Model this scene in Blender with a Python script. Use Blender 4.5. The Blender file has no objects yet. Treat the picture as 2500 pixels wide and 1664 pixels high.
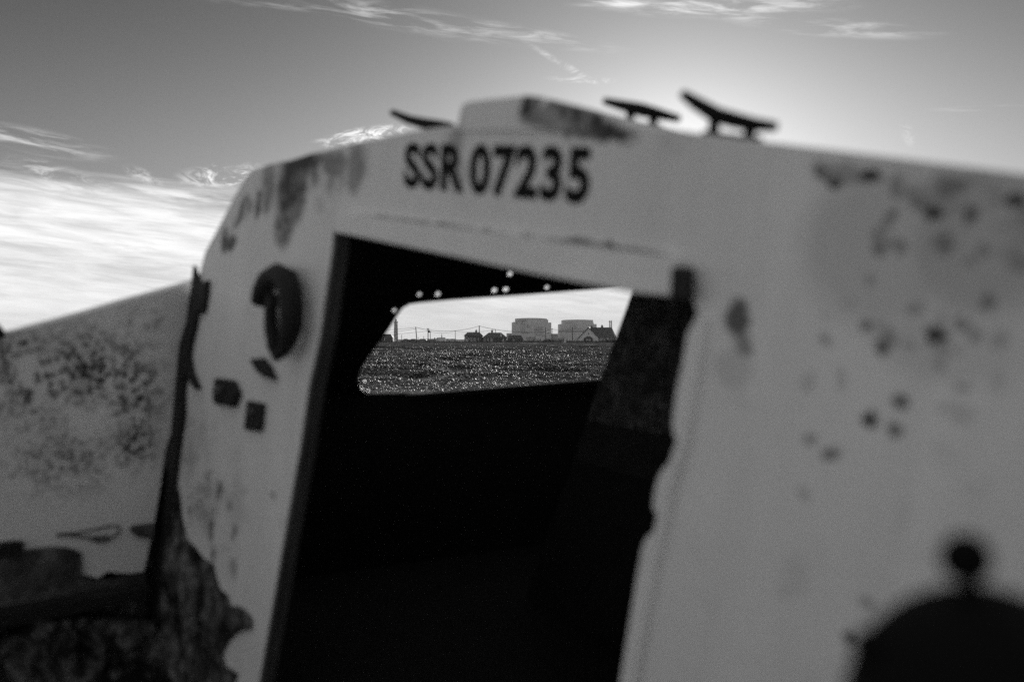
import bpy, math, random
import numpy as np
from mathutils import Vector, Matrix
from mathutils.geometry import tessellate_polygon

random.seed(7)
RNG = np.random.default_rng(7)
S = bpy.context.scene

# ------------------------------------------------------------------ camera
EYE = 1.75
F = 2431.0                       # focal length in photo pixels (35 mm lens, 36 mm film)
cam_d = bpy.data.cameras.new('camera')
cam_d.lens = 35.0
cam_d.sensor_width = 36.0
cam_d.clip_start = 0.02
cam_d.clip_end = 20000
cam_d.dof.use_dof = True
cam_d.dof.focus_distance = 300.0
cam_d.dof.aperture_fstop = 2.55
cam = bpy.data.objects.new('camera', cam_d)
cam.location = (0, 0, EYE)
cam.rotation_euler = (math.radians(90), 0, 0)
S.collection.objects.link(cam)
S.camera = cam

# ------------------------------------------------------------------ view, sun, sky
S.view_settings.view_transform = 'Standard'
S.view_settings.look = 'None'
S.view_settings.exposure = 0.36
S.view_settings.gamma = 1.0
S.view_settings.use_curve_mapping = False
S.cycles.use_denoising = False
S.cycles.max_bounces = 8

SUN_AZ = math.radians(9.5)      # to the right of the viewing direction, behind the cabin
SUN_EL = math.radians(8.5)
sd = bpy.data.lights.new('sun', 'SUN')
sd.energy = 4.8
sd.angle = math.radians(0.6)
sd.color = (1.0, 0.985, 0.97)
sun = bpy.data.objects.new('sun', sd)
sdir = Vector((math.sin(SUN_AZ) * math.cos(SUN_EL), math.cos(SUN_AZ) * math.cos(SUN_EL), math.sin(SUN_EL)))
sun.rotation_euler = sdir.to_track_quat('Z', 'Y').to_euler()
sun.location = sdir * 60 + Vector((0, 0, EYE))
S.collection.objects.link(sun)


class NT:
    """small node-tree writer"""
    def __init__(self, tree):
        self.t = tree
        self.n = tree.nodes
        self.l = tree.links

    def new(self, typ, **kw):
        nd = self.n.new(typ)
        for k, v in kw.items():
            setattr(nd, k, v)
        return nd

    def put(self, sock, v):
        if v is None:
            return
        if isinstance(v, (int, float)):
            sock.default_value = v
        elif isinstance(v, (tuple, list)):
            sock.default_value = v
        else:
            self.l.new(v, sock)

    def m(self, op, a, b=None, c=None, clamp=False):
        nd = self.new('ShaderNodeMath', operation=op, use_clamp=clamp)
        for i, v in enumerate((a, b, c)):
            self.put(nd.inputs[i], v)
        return nd.outputs[0]

    def noise(self, vec, scale, detail=4, rough=.5, dist=0.0):
        nd = self.new('ShaderNodeTexNoise')
        self.put(nd.inputs['Vector'], vec)
        nd.inputs['Scale'].default_value = scale
        nd.inputs['Detail'].default_value = detail
        nd.inputs['Roughness'].default_value = rough
        nd.inputs['Distortion'].default_value = dist
        return nd.outputs['Fac']

    def step(self, v, lo, hi, a=0.0, b=1.0):
        nd = self.new('ShaderNodeMapRange', interpolation_type='SMOOTHSTEP', clamp=True)
        self.put(nd.inputs[0], v)
        for i, q in enumerate((lo, hi, a, b)):
            self.put(nd.inputs[i + 1], q)
        return nd.outputs[0]

    def comb(self, x, y, z):
        nd = self.new('ShaderNodeCombineXYZ')
        for i, v in enumerate((x, y, z)):
            self.put(nd.inputs[i], v)
        return nd.outputs[0]

    def mix(self, f, a, b):
        """a + (b - a) * f on plain numbers"""
        nd = self.new('ShaderNodeMix', data_type='FLOAT')
        self.put(nd.inputs[0], f)
        self.put(nd.inputs[2], a)
        self.put(nd.inputs[3], b)
        return nd.outputs[0]

    def blob(self, x, y, cx, cy, rx, ry, rot=0.0, soft=.0):
        """1 inside a turned ellipse, falling to 0 at its rim"""
        if getattr(self, 'xy', None) is None or self.xy[:2] != (x, y):
            self.xy = (x, y, self.comb(x, y, 0.0))
        c, s = math.cos(rot), math.sin(rot)

        def axis(kx, ky):
            d = self.new('ShaderNodeVectorMath', operation='DOT_PRODUCT')
            self.l.new(self.xy[2], d.inputs[0])
            d.inputs[1].default_value = (kx, ky, 0)
            return self.m('SUBTRACT', d.outputs['Value'], kx * cx + ky * cy)
        a = axis(c / rx, s / rx)
        b = axis(-s / ry, c / ry)
        r = self.m('SQRT', self.m('MULTIPLY_ADD', a, a, self.m('MULTIPLY', b, b)))
        return self.step(r, soft, 1.0, 1.0, 0.0)


def ang(x, y):
    """a photo pixel as azimuth and elevation"""
    dx, dz = (x - 1250) / F, (832 - y) / F
    return math.atan(dx), math.atan(dz / math.hypot(1, dx))


W = bpy.data.worlds.new('World')
S.world = W
W.use_nodes = True
t = NT(W.node_tree)
t.n.clear()
out = t.new('ShaderNodeOutputWorld')
bg = t.new('ShaderNodeBackground')
t.l.new(bg.outputs[0], out.inputs[0])
sky = t.new('ShaderNodeTexSky', sky_type='NISHITA')
sky.sun_disc = False
sky.sun_elevation = SUN_EL
sky.sun_rotation = SUN_AZ
sky.air_density = 1.0
sky.dust_density = 1.2
sky.ozone_density = 1.0
sep = t.new('ShaderNodeSeparateColor')
t.l.new(sky.outputs[0], sep.inputs[0])
grey = t.m('ADD', t.m('MULTIPLY', sep.outputs[0], .30),
           t.m('ADD', t.m('MULTIPLY', sep.outputs[1], .45), t.m('MULTIPLY', sep.outputs[2], .25)))
# clear air, with a soft shoulder so that the glow about the sun stays within the film's range
grey = t.m('DIVIDE', grey, t.m('ADD', 1.0, t.m('MULTIPLY', grey, .075)))
SKY_GAIN = 1.0
tc = t.new('ShaderNodeTexCoord')
sx = t.new('ShaderNodeSeparateXYZ')
t.l.new(tc.outputs['Generated'], sx.inputs[0])
dx, dy, dz = sx.outputs
az = t.m('ARCTAN2', dx, dy)
el = t.m('ARCSINE', dz)
# glow of the thin high haze about the (hidden) sun
dot = t.new('ShaderNodeVectorMath', operation='DOT_PRODUCT')
t.l.new(tc.outputs['Generated'], dot.inputs[0])
dot.inputs[1].default_value = sdir
theta = t.m('ARCCOSINE', t.m('MINIMUM', dot.outputs['Value'], .99999))
aureole = t.m('MULTIPLY', t.m('EXPONENT', t.m('DIVIDE', theta, -math.radians(5.2))), 6.0)
# orange filter on the lens: the deep blue overhead prints darker than the pale air low down
clear = t.m('MULTIPLY', t.m('MULTIPLY', t.m('POWER', grey, 1.22), .36), t.mix(t.step(el, .08, .36), 1.22, .62))
# cirrus: long fibres drawn out nearly level
fib = t.comb(t.m('MULTIPLY', az, 3.0), t.m('MULTIPLY', t.m('ADD', el, t.m('MULTIPLY', az, .045)), 34.0), 0.0)
f1 = t.noise(fib, 1.0, 9, .62, .6)
fine = t.comb(t.m('MULTIPLY', az, 16.0), t.m('MULTIPLY', t.m('ADD', el, t.m('MULTIPLY', az, .10)), 120.0), 3.0)
f2 = t.noise(fine, 1.0, 6, .6, .4)
curl = t.noise(t.comb(t.m('MULTIPLY', az, 30.0), t.m('MULTIPLY', el, 75.0), 0.0), 1.0, 8, .68, 1.6)
big = t.noise(t.comb(t.m('MULTIPLY', az, 2.2), t.m('MULTIPLY', el, 9.0), 7.0), 1.0, 4, .5, .3)
# low bank of thin bright cloud along the whole horizon
edge = t.m('ADD', el, t.m('ADD', t.m('MULTIPLY', t.m('SUBTRACT', f1, .5), .085), t.m('MULTIPLY', az, .03)))
bank = t.m('MULTIPLY', t.step(edge, .143, .108, 0.0, 1.0), t.m('ADD', .82, t.m('MULTIPLY', f2, .4)), None, True)
streak = t.m('ADD', t.m('MULTIPLY', t.step(f2, .3, .7), .26), t.m('MULTIPLY', t.step(f1, .35, .65), .22))
low = t.step(el, .0, .09)
bankv = t.m('ADD', t.mix(low, .66, .60), t.m('MULTIPLY', streak, t.mix(low, .35, 1.0)))
# the left side of the bank is the thickest
leftness = t.step(az, -.08, -.36)
bankv = t.m('ADD', bankv, t.m('MULTIPLY', leftness, t.mix(low, .08, .06)))
wisps = None
for (px, py, rx, ry, rot, k, src) in [
        (1000, 48, 420, 38, -.13, .9, f2), (1330, 92, 260, 24, -.18, .7, f2),
        (1750, 15, 380, 34, -.06, 1.3, f2), (2020, 66, 300, 26, -.16, 1.0, f2), (1500, 8, 140, 16, 0, .9, f2),
        (600, 6, 260, 12, -.03, .45, f2), (1370, 155, 130, 12, -.5, .7, curl), (1420, 195, 110, 11, -.05, .7, curl),
        (90, 345, 190, 34, -.13, 1.3, f2), (545, 432, 130, 40, .12, 2.6, curl), (170, 440, 160, 34, -.3, 1.2, curl), (330, 470, 420, 26, -.04, 1.5, f2), (350, 430, 60, 20, -.4, 1.0, curl),
        (890, 332, 150, 26, .2, 3.2, curl), (2215, 325, 18, 40, .35, .6, curl), (2380, 265, 130, 8, -.05, .3, f2)]:
    cx, cy = ang(px, py)
    b = t.blob(az, el, cx, cy, rx / F, ry / F, rot, .15)
    w = t.m('MULTIPLY', t.m('MULTIPLY', b, t.step(src, .40, .72)), k)
    wisps = w if wisps is None else t.m('ADD', wisps, w)
# unseen cirrus high overhead, added bright to lift the light on the cabin wall
rest = t.m('MULTIPLY', t.m('ADD', t.m('MULTIPLY', t.step(big, .40, .66), .8), t.m('MULTIPLY', t.step(f2, .40, .70), .5)), t.m('MULTIPLY', t.step(el, .36, .60), 1.65))
wisps = t.m('ADD', wisps, rest)
sk = t.m('ADD', t.m('ADD', clear, aureole), t.m('MULTIPLY', wisps, 3.2))
BG = .095
bankc = t.m('MULTIPLY', bankv, .76 / BG)
total = t.mix(bank, sk, t.m('MAXIMUM', bankc, t.m('MULTIPLY', sk, .55)))
total = t.m('MULTIPLY', total, t.step(el, -.25, -.01, .25, 1.0))
col = t.comb(total, total, total)
t.l.new(col, bg.inputs[0])
bg.inputs[1].default_value = BG

# ------------------------------------------------------------------ materials
MATS = {}


def new_mat(name):
    m = bpy.data.materials.new(name)
    m.use_nodes = True
    t = NT(m.node_tree)
    b = m.node_tree.nodes['Principled BSDF']
    MATS[name] = m
    return m, t, b


def mat(name, g, rough=.7, amt=.3, scale=4.0, bump=.0, bscale=30.0, spec=.4, metal=0.0, stretch=(1, 1, 1)):
    m, t, b = new_mat(name)
    tc = t.new('ShaderNodeTexCoord')
    mp = t.new('ShaderNodeMapping')
    t.l.new(tc.outputs['Object'], mp.inputs[0])
    mp.inputs['Scale'].default_value = stretch
    n = t.noise(mp.outputs[0], scale, 6, .6)
    v = t.m('MULTIPLY', t.mix(n, 1 - amt, 1 + amt), g)
    t.l.new(t.comb(v, v, v), b.inputs['Base Color'])
    b.inputs['Roughness'].default_value = rough
    b.inputs['Specular IOR Level'].default_value = spec
    b.inputs['Metallic'].default_value = metal
    if bump:
        bn = t.new('ShaderNodeBump')
        bn.inputs['Strength'].default_value = bump
        bn.inputs['Distance'].default_value = .01
        t.l.new(t.noise(mp.outputs[0], bscale, 5, .6), bn.inputs['Height'])
        t.l.new(bn.outputs[0], b.inputs['Normal'])
    return m


# ------------------------------------------------------------------ object helpers
COL = S.collection


def tag(o, label=None, cat=None, group=None, kind=None):
    if label: o['label'] = label
    if cat: o['category'] = cat
    if group: o['group'] = group
    if kind: o['kind'] = kind
    return o


def empty(name, loc, rot=None):
    o = bpy.data.objects.new(name, None)
    o.empty_display_size = .2
    COL.objects.link(o)
    o.location = loc
    if rot is not None:
        o.rotation_euler = rot
    return o


class MB:
    """collects verts and faces, then links them as one mesh object"""
    def __init__(self):
        self.v, self.f = [], []

    def add(self, vs, fs):
        k = len(self.v)
        self.v += [tuple(p) for p in vs]
        self.f += [tuple(k + i for i in f) for f in fs]
        return self

    def box(self, x0, x1, y0, y1, z0, z1):
        vs = [(x, y, z) for z in (z0, z1) for y in (y0, y1) for x in (x0, x1)]
        return self.add(vs, [(0, 2, 3, 1), (4, 5, 7, 6), (0, 1, 5, 4), (1, 3, 7, 5), (3, 2, 6, 7), (2, 0, 4, 6)])

    def tube(self, pts, rad, n=8, caps=True):
        pts = [Vector(p) for p in pts]
        if isinstance(rad, (int, float)):
            rad = [rad] * len(pts)
        k = len(pts)
        rings = []
        up = None
        for i, p in enumerate(pts):
            d = (pts[min(i + 1, k - 1)] - pts[max(i - 1, 0)]).normalized()
            if up is None:
                up = Vector((0, 0, 1)) if abs(d.z) < .9 else Vector((1, 0, 0))
            a = d.cross(up).normalized()
            up = a.cross(d).normalized()
            rings.append([p + (a * math.cos(2 * math.pi * j / n) + up * math.sin(2 * math.pi * j / n)) * rad[i] for j in range(n)])
        vs = [q for r in rings for q in r]
        fs = [(i * n + j, i * n + (j + 1) % n, (i + 1) * n + (j + 1) % n, (i + 1) * n + j) for i in range(k - 1) for j in range(n)]
        if caps:
            fs += [tuple(range(n - 1, -1, -1)), tuple((k - 1) * n + j for j in range(n))]
        return self.add(vs, fs)

    def lathe(self, prof, n=24, centre=(0, 0, 0)):
        """profile of (radius, z) turned about z"""
        vs, fs = [], []
        for r, z in prof:
            vs += [(centre[0] + r * math.cos(2 * math.pi * j / n), centre[1] + r * math.sin(2 * math.pi * j / n), centre[2] + z) for j in range(n)]
        for i in range(len(prof) - 1):
            fs += [(i * n + j, i * n + (j + 1) % n, (i + 1) * n + (j + 1) % n, (i + 1) * n + j) for j in range(n)]
        fs += [tuple(range(n - 1, -1, -1)), tuple((len(prof) - 1) * n + j for j in range(n))]
        return self.add(vs, fs)

    def slab(self, loops, d0, d1):
        """loops: outer outline then holes (lists of Vector), all in one plane; extruded from offset d0 to d1"""
        tris = tessellate_polygon(loops)
        flat = [p for lp in loops for p in lp]
        n = len(flat)
        vs = [p + d0 for p in flat] + [p + d1 for p in flat]
        fs = []
        for a, b, c in tris:
            fs.append((a, b, c))
            fs.append((n + c, n + b, n + a))
        k = 0
        for lp in loops:
            m_ = len(lp)
            for i in range(m_):
                a, b = k + i, k + (i + 1) % m_
                fs.append((a, b, n + b, n + a))
            k += m_
        return self.add(vs, fs)

    def build(self, name, m, parent=None, smooth=False, bevel=0.0, kind=None, fix=True):
        me = bpy.data.meshes.new(name)
        me.from_pydata(self.v, [], self.f)
        me.validate()
        if fix:
            import bmesh
            bm = bmesh.new()
            bm.from_mesh(me)
            bmesh.ops.recalc_face_normals(bm, faces=bm.faces)
            bm.to_mesh(me)
            bm.free()
        if m is not None:
            me.materials.append(MATS[m] if isinstance(m, str) else m)
        if smooth:
            for p in me.polygons:
                p.use_smooth = True
            me.set_sharp_from_angle(angle=math.radians(40))
        o = bpy.data.objects.new(name, me)
        COL.objects.link(o)
        if parent is not None:
            o.parent = parent
        if bevel:
            b = o.modifiers.new('bevel', 'BEVEL')
            b.width = bevel
            b.segments = 2
            b.limit_method = 'ANGLE'
            b.angle_limit = math.radians(35)
        if kind:
            o['kind'] = kind
        return o


def copy_tree(o, parent=None):
    c = o.copy()
    COL.objects.link(c)
    if parent is not None:
        c.parent = parent
    for ch in list(o.children):
        copy_tree(ch, c)
    return c


# ------------------------------------------------------------------ numpy value noise for the ground
def vnoise(x, y, seed=0):
    xi, yi = np.floor(x).astype(np.int64), np.floor(y).astype(np.int64)
    xf, yf = x - xi, y - yi
    u, v = xf * xf * (3 - 2 * xf), yf * yf * (3 - 2 * yf)

    def h(a, b):
        n = (a * 374761393 + b * 668265263 + seed * 974711) & 0xffffffff
        n = ((n ^ (n >> 13)) * 1274126177) & 0xffffffff
        return ((n ^ (n >> 16)) & 0xffff) / 65535.0
    return (h(xi, yi) * (1 - u) + h(xi + 1, yi) * u) * (1 - v) + (h(xi, yi + 1) * (1 - u) + h(xi + 1, yi + 1) * u) * v


def sm(x, a, b):
    q = np.clip((x - a) / (b - a), 0, 1)
    return q * q * (3 - 2 * q)


def ground_h(x, y):
    r = np.hypot(x, y)
    base = 1.02 * sm(r, 60, 400)
    near = sm(r, 14, 26) * (1 - sm(r, 330, 420))
    big = (vnoise(x / 17 + 3, y / 10, 1) - .5) * .42 + (vnoise(x / 7.5, y / 5.3 + 9, 2) - .5) * .42
    small = (vnoise(x / 2.6, y / 1.7, 3) - .5) * .20 + (vnoise(x / 1.0, y / .8, 4) - .5) * .10
    fine = (vnoise(x / .33, y / .27, 5) - .5) * .07 + (vnoise(x / .13, y / .12, 6) - .5) * .05
    return base + near * (big + small + fine) - .0


# ------------------------------------------------------------------ setting materials
m, t, b = new_mat('shingle')
tc = t.new('ShaderNodeTexCoord')
P = tc.outputs['Object']
vo = t.new('ShaderNodeTexVoronoi')
t.put(vo.inputs['Vector'], P)
vo.inputs['Scale'].default_value = 11.0
sc_ = t.new('ShaderNodeSeparateColor')
t.l.new(vo.outputs['Color'], sc_.inputs[0])
pebble = t.mix(sc_.outputs[0], .12, .68)
grain = t.noise(P, 3.0, 8, .7)
sxg = t.new('ShaderNodeSeparateXYZ')
t.l.new(P, sxg.inputs[0])
gx_, gy_, gz_ = sxg.outputs
veg = t.noise(t.comb(t.m('MULTIPLY', gx_, .085), t.m('MULTIPLY', gy_, .16), 0.0), 1.0, 8, .68, .4)
vegm = t.step(t.m('ADD', veg, t.step(gy_, 40.0, 130.0, -.03, .12)), .47, .54)
v = t.m('MULTIPLY', pebble, t.mix(grain, .5, 1.3))
v = t.mix(t.m('MULTIPLY', vegm, .85), v, .03)
t.l.new(t.comb(v, v, v), b.inputs['Base Color'])
b.inputs['Roughness'].default_value = 1.0
b.inputs['Specular IOR Level'].default_value = .0
bn = t.new('ShaderNodeBump')
bn.inputs['Strength'].default_value = .8
bn.inputs['Distance'].default_value = .05
t.l.new(t.m('ADD', t.noise(P, 6.0, 8, .7), t.m('MULTIPLY', vo.outputs['Distance'], -.8)), bn.inputs['Height'])
t.l.new(bn.outputs[0], b.inputs['Normal'])

m, t, b = new_mat('pebble')
oi = t.new('ShaderNodeTexCoord')
wn = t.noise(oi.outputs['Object'], 9.0, 3, .8)
v = t.mix(t.step(wn, .35, .70), .07, .24)
t.l.new(t.comb(v, v, v), b.inputs['Base Color'])
b.inputs['Roughness'].default_value = .6
b.inputs['Specular IOR Level'].default_value = .08

mat('dark_scrub', .028, .9, .5, 3.0)
mat('far_land', .22, .95, .2, .02)
mat('tarred_boards', .030, .75, .4, 1.5)
mat('slate_roof', .060, .8, .3, 1.0, spec=.1)
mat('tile_roof', .075, .9, .35, .8, spec=.1)
mat('white_paint', .78, .5, .08, 1.0)
mat('cream_render', .80, .8, .12, .4)
mat('window_glass', .045, .08, .1, 1.0, spec=.8)
mat('brick', .10, .95, .3, 2.0, spec=.1)
mat('tarred_pole', .04, .8, .3, 2.0)
mat('cable', .03, .9, .1, 1.0, spec=.03)
mat('grey_metal', .22, .45, .2, 1.0, metal=.3)
mat('tower_brick', .04, .85, .25, .25)
mat('concrete_pale', .46, .9, .18, .06, stretch=(1, 1, .3))
mat('concrete_mid', .30, .9, .2, .08)
mat('concrete_dark', .12, .9, .2, .08)
mat('car_dark', .03, .25, .1, 1.0, spec=.6)
mat('car_mid', .18, .25, .1, 1.0, spec=.6)
mat('car_pale', .65, .3, .05, 1.0, spec=.6)
mat('tyre', .02, .9, .1, 1.0)

# ------------------------------------------------------------------ ground
ang_f = np.linspace(-.185, .135, 470)
ang_c = np.concatenate([np.linspace(-math.pi, -.185, 36, endpoint=False), ang_f, np.linspace(.135, math.pi, 36)[1:]])
rad = [.02, 2, 6, 12, 18, 22]
r = 24.0
while r < 470:
    rad.append(r)
    r *= 1.0030 if r < 70 else 1.0046
rad += list(np.geomspace(475, 5200, 26))
rad = np.array(rad)
A, R = np.meshgrid(ang_c[:-1] if abs(ang_c[-1] - math.pi) < 1e-6 else ang_c, rad)
X, Y = R * np.sin(A), R * np.cos(A)
Z = ground_h(X, Y)
na, nr = A.shape[1], A.shape[0]
co = np.stack([X, Y, Z], -1).reshape(-1, 3)
ii, jj = np.meshgrid(np.arange(nr - 1), np.arange(na), indexing='ij')
q = np.stack([ii * na + jj, ii * na + (jj + 1) % na, (ii + 1) * na + (jj + 1) % na, (ii + 1) * na + jj], -1).reshape(-1, 4)[:, ::-1]


def np_mesh(name, co, faces, m, smooth=False):
    me = bpy.data.meshes.new(name)
    k = faces.shape[1]
    me.vertices.add(len(co))
    me.vertices.foreach_set('co', co.astype(np.float32).ravel())
    me.loops.add(faces.size)
    me.loops.foreach_set('vertex_index', faces.astype(np.int32).ravel())
    me.polygons.add(len(faces))
    me.polygons.foreach_set('loop_start', np.arange(0, faces.size, k, dtype=np.int32))
    me.polygons.foreach_set('loop_total', np.full(len(faces), k, dtype=np.int32))
    me.update(calc_edges=True)
    if smooth:
        me.polygons.foreach_set('use_smooth', np.ones(len(faces), dtype=bool))
    me.materials.append(MATS[m])
    o = bpy.data.objects.new(name, me)
    COL.objects.link(o)
    return o


g = np_mesh('ground', co, q, 'shingle')
g['kind'] = 'structure'
g['label'] = 'shingle beach with low banks stretching to the houses'

# loose pebbles where the photograph still lets them sparkle
N = 190000
u = RNG.random(N)
y0, y1, pw = 24.0, 260.0, -.55
yy = (y0 ** pw + u * (y1 ** pw - y0 ** pw)) ** (1 / pw)
xx = yy * (RNG.random(N) * .315 - .182)
clump = vnoise(xx / 1.7, yy / 1.1, 11) * .6 + vnoise(xx / .6, yy / .5, 12) * .4
keep = RNG.random(N) < (.12 + 1.2 * sm(clump, .38, .62)) * (1 - .75 * sm(yy, 70, 240))
xx, yy = xx[keep], yy[keep]
n = len(xx)
size = (.026 + .050 * RNG.random(n) ** 2) * (1 + np.clip((yy - 30) / 90, 0, 1.0))
zz = ground_h(xx, yy) + size * .25
octa = np.array([(1, 0, 0), (0, 1, 0), (-1, 0, 0), (0, -1, 0), (.1, .1, .95), (-.1, 0, -.6)])
ofc = np.array([(0, 1, 4), (1, 2, 4), (2, 3, 4), (3, 0, 4), (1, 0, 5), (2, 1, 5), (3, 2, 5), (0, 3, 5)])
th = RNG.random(n) * 6.283
tilt = (RNG.random((n, 2)) - .5) * .9
vv = octa[None] * size[:, None, None] * (1 + (RNG.random((n, 6, 1)) - .5) * .6)
c, s_ = np.cos(th)[:, None], np.sin(th)[:, None]
vx = vv[..., 0] * c - vv[..., 1] * s_
vy = vv[..., 0] * s_ + vv[..., 1] * c
vz = vv[..., 2] + vx * tilt[:, :1] + vy * tilt[:, 1:]
vv = np.stack([vx + xx[:, None], vy + yy[:, None], vz + zz[:, None]], -1).reshape(-1, 3)
ff = (ofc[None] + (np.arange(n) * 6)[:, None, None]).reshape(-1, 3)
o = np_mesh('pebbles', vv, ff, 'pebble')
tag(o, 'loose pale pebbles lying over the shingle beyond the boat', None, None, 'stuff')


def at(x, y, d):
    """photo pixel at depth d (metres along the view) as a world point"""
    return Vector(((x - 1250) / F * d, d, EYE + (832 - y) / F * d))


def gz(x, y):
    return float(ground_h(np.array([x]), np.array([y]))[0])


# low plants (dark cushions on the shingle) : one scatter of leaf-sized blades
def tufts(name, spots, label, leaf=.10, m='dark_scrub'):
    vs, fs = [], []
    for (cx, cy, w, dpt, h, cnt) in spots:
        r_ = np.sqrt(RNG.random(cnt))
        a_ = RNG.random(cnt) * 6.283
        x = cx + r_ * np.cos(a_) * w
        y = cy + r_ * np.sin(a_) * dpt
        env = np.sqrt(np.clip(1 - r_ ** 2, 0, 1)) * h * (.55 + .9 * vnoise(x / (w * .25 + .2), y / (dpt * .3 + .2), 5))
        z = ground_h(x, y) + RNG.random(cnt) * env
        for i in range(cnt):
            p = np.array([x[i], y[i], z[i]])
            L = leaf * (.6 + .8 * random.random())
            d1 = np.array([random.uniform(-1, 1), random.uniform(-1, 1), random.uniform(-.2, 1)]) * L
            d2 = np.array([random.uniform(-1, 1), random.uniform(-1, 1), random.uniform(-.6, .6)]) * L * .6
            k = len(vs)
            vs += [tuple(p - d2), tuple(p + d2), tuple(p + d1 + d2 * .4), tuple(p + d1 * 1.4)]
            fs += [(k, k + 1, k + 2), (k, k + 2, k + 3)]
    me = bpy.data.meshes.new(name)
    me.from_pydata(vs, [], fs)
    me.materials.append(MATS[m])
    o = bpy.data.objects.new(name, me)
    COL.objects.link(o)
    tag(o, label, None, None, 'stuff')
    return o


spots = []
for i in range(120):
    d = 50 * (230 / 50) ** random.random()
    x = d * random.uniform(-.17, .125)
    spots.append((x, d, random.uniform(.5, 2.6) * (1 + d / 120), random.uniform(.4, 1.1), random.uniform(.08, .24), int(200 + 2.2 * d)))
tufts('low_plants', spots, 'dark low cushions of plants dotted over the shingle', .085)

# scrub line in front of the houses, hedge mass by the right-hand house
sp = []
for i in range(58):
    px = 1232 + i * 4.9
    d = 428 + random.uniform(-5, 5)
    p = at(px, 836, d)
    sp.append((p.x, d, random.uniform(.9, 1.8), 1.6, random.uniform(.7, 1.5), 150))
for px in (1335, 1342, 1477, 1485, 1493, 1501):
    p = at(px, 836, 426)
    sp.append((p.x, 426, 1.9, 1.8, 2.2 if px > 1400 else 1.9, 420))
for i in range(48):
    px = 925 + i * 6.4
    p = at(px, 836, 432)
    sp.append((p.x, 432 + random.uniform(-3, 3), random.uniform(.9, 1.8), 1.5, random.uniform(.3, .8), 80))
tufts('scrub', sp, 'dark ragged scrub in front of the houses and along the track', .24)

# ------------------------------------------------------------------ far things
# far strip of land behind the car park
pl = MB()
pa, pb = at(860, 832, 2400), at(1330, 832, 2400)
pl.box(pa.x, pb.x, 2400, 2600, -1, 5.5)
tag(pl.build('distant_bank', 'far_land', None), 'long low pale bank on the horizon left of the cottages', None, None, 'structure')

# power station
DP = 1750.0
kp = DP / F


def wx(px): return (px - 1250) * kp
def wz(py): return EYE + (832 - py) * kp


def block(parent, name, x0, x1, ytop, ybot, d0, d1, m):
    c = parent.location
    return MB().box(wx(x0) - c.x, wx(x1) - c.x, d0 - c.y, d1 - c.y, wz(ybot) - c.z, wz(ytop) - c.z).build(name, m, parent, bevel=0)


def roofed_block(parent, name, x0, x1, xm, ytop, yside, ybot, d0, d1, m):
    """a tall hall with a very low curved parapet, highest at xm"""
    c = parent.location
    o = []
    for i in range(9):
        f = i / 8
        x = x0 + (x1 - x0) * f
        y = yside + (ytop - yside) * (1 - ((x - xm) / max(xm - x0, x1 - xm)) ** 2)
        o.append(Vector((wx(x) - c.x, 0, wz(y) - c.z)))
    o += [Vector((wx(x1) - c.x, 0, wz(ybot) - c.z)), Vector((wx(x0) - c.x, 0, wz(ybot) - c.z))]
    return MB().slab([o], Vector((0, d0 - c.y, 0)), Vector((0, d1 - c.y, 0))).build(name, m, parent)


GB = 836.5
ra = empty('power_station_block', (wx(1298), DP, wz(833)))
tag(ra, 'larger stepped concrete reactor building, the left one of the two', 'power station', 'stepped reactor buildings on the horizon')
block(ra, 'lower_hall', 1249.3, 1346, 787, GB, DP, DP + 60, 'concrete_pale')
block(ra, 'shoulder', 1252, 1258, 785.6, 787, DP + 2, DP + 58, 'concrete_mid')
roofed_block(ra, 'upper_hall', 1257.6, 1335.2, 1296, 775.8, 777.6, 787, DP + 1, DP + 55, 'concrete_pale')
block(ra, 'parapet', 1335.3, 1338.4, 780, 787, DP + 3, DP + 55, 'concrete_mid')
block(ra, 'annexe', 1236.5, 1249.2, 813, GB, DP + 6, DP + 40, 'concrete_mid')
block(ra, 'annexe', 1346.1, 1362.8, 814.3, GB, DP + 10, DP + 40, 'concrete_dark')
for (x0, x1, y0, y1, mm) in [(1265, 1285, 781, 783, 'concrete_dark'), (1260, 1262.5, 785, 790, 'concrete_dark'), (1271, 1281, 787, 812, 'concrete_mid'),
                             (1287, 1290, 792, 799, 'concrete_dark'), (1291, 1293.5, 797, 799, 'concrete_dark'), (1304, 1325, 796, 801, 'concrete_mid'),
                             (1304, 1326, 802.5, 805.5, 'concrete_dark'), (1273, 1290, 810, 813, 'concrete_dark'), (1305, 1326, 806.5, 812, 'concrete_mid'),
                             (1335, 1342, 811, 813, 'concrete_dark'), (1305, 1325, 814, 818, 'concrete_mid'), (1324, 1331, 818.5, 820.5, 'concrete_dark'),
                             (1285, 1306, 822, 832, 'concrete_dark'), (1275, 1278, 800.5, 802, 'concrete_dark'), (1336, 1341, 802, 804, 'concrete_mid')]:
    block(ra, 'panel', x0, x1, y0, y1, DP - .8, DP + .6, mm)

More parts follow.
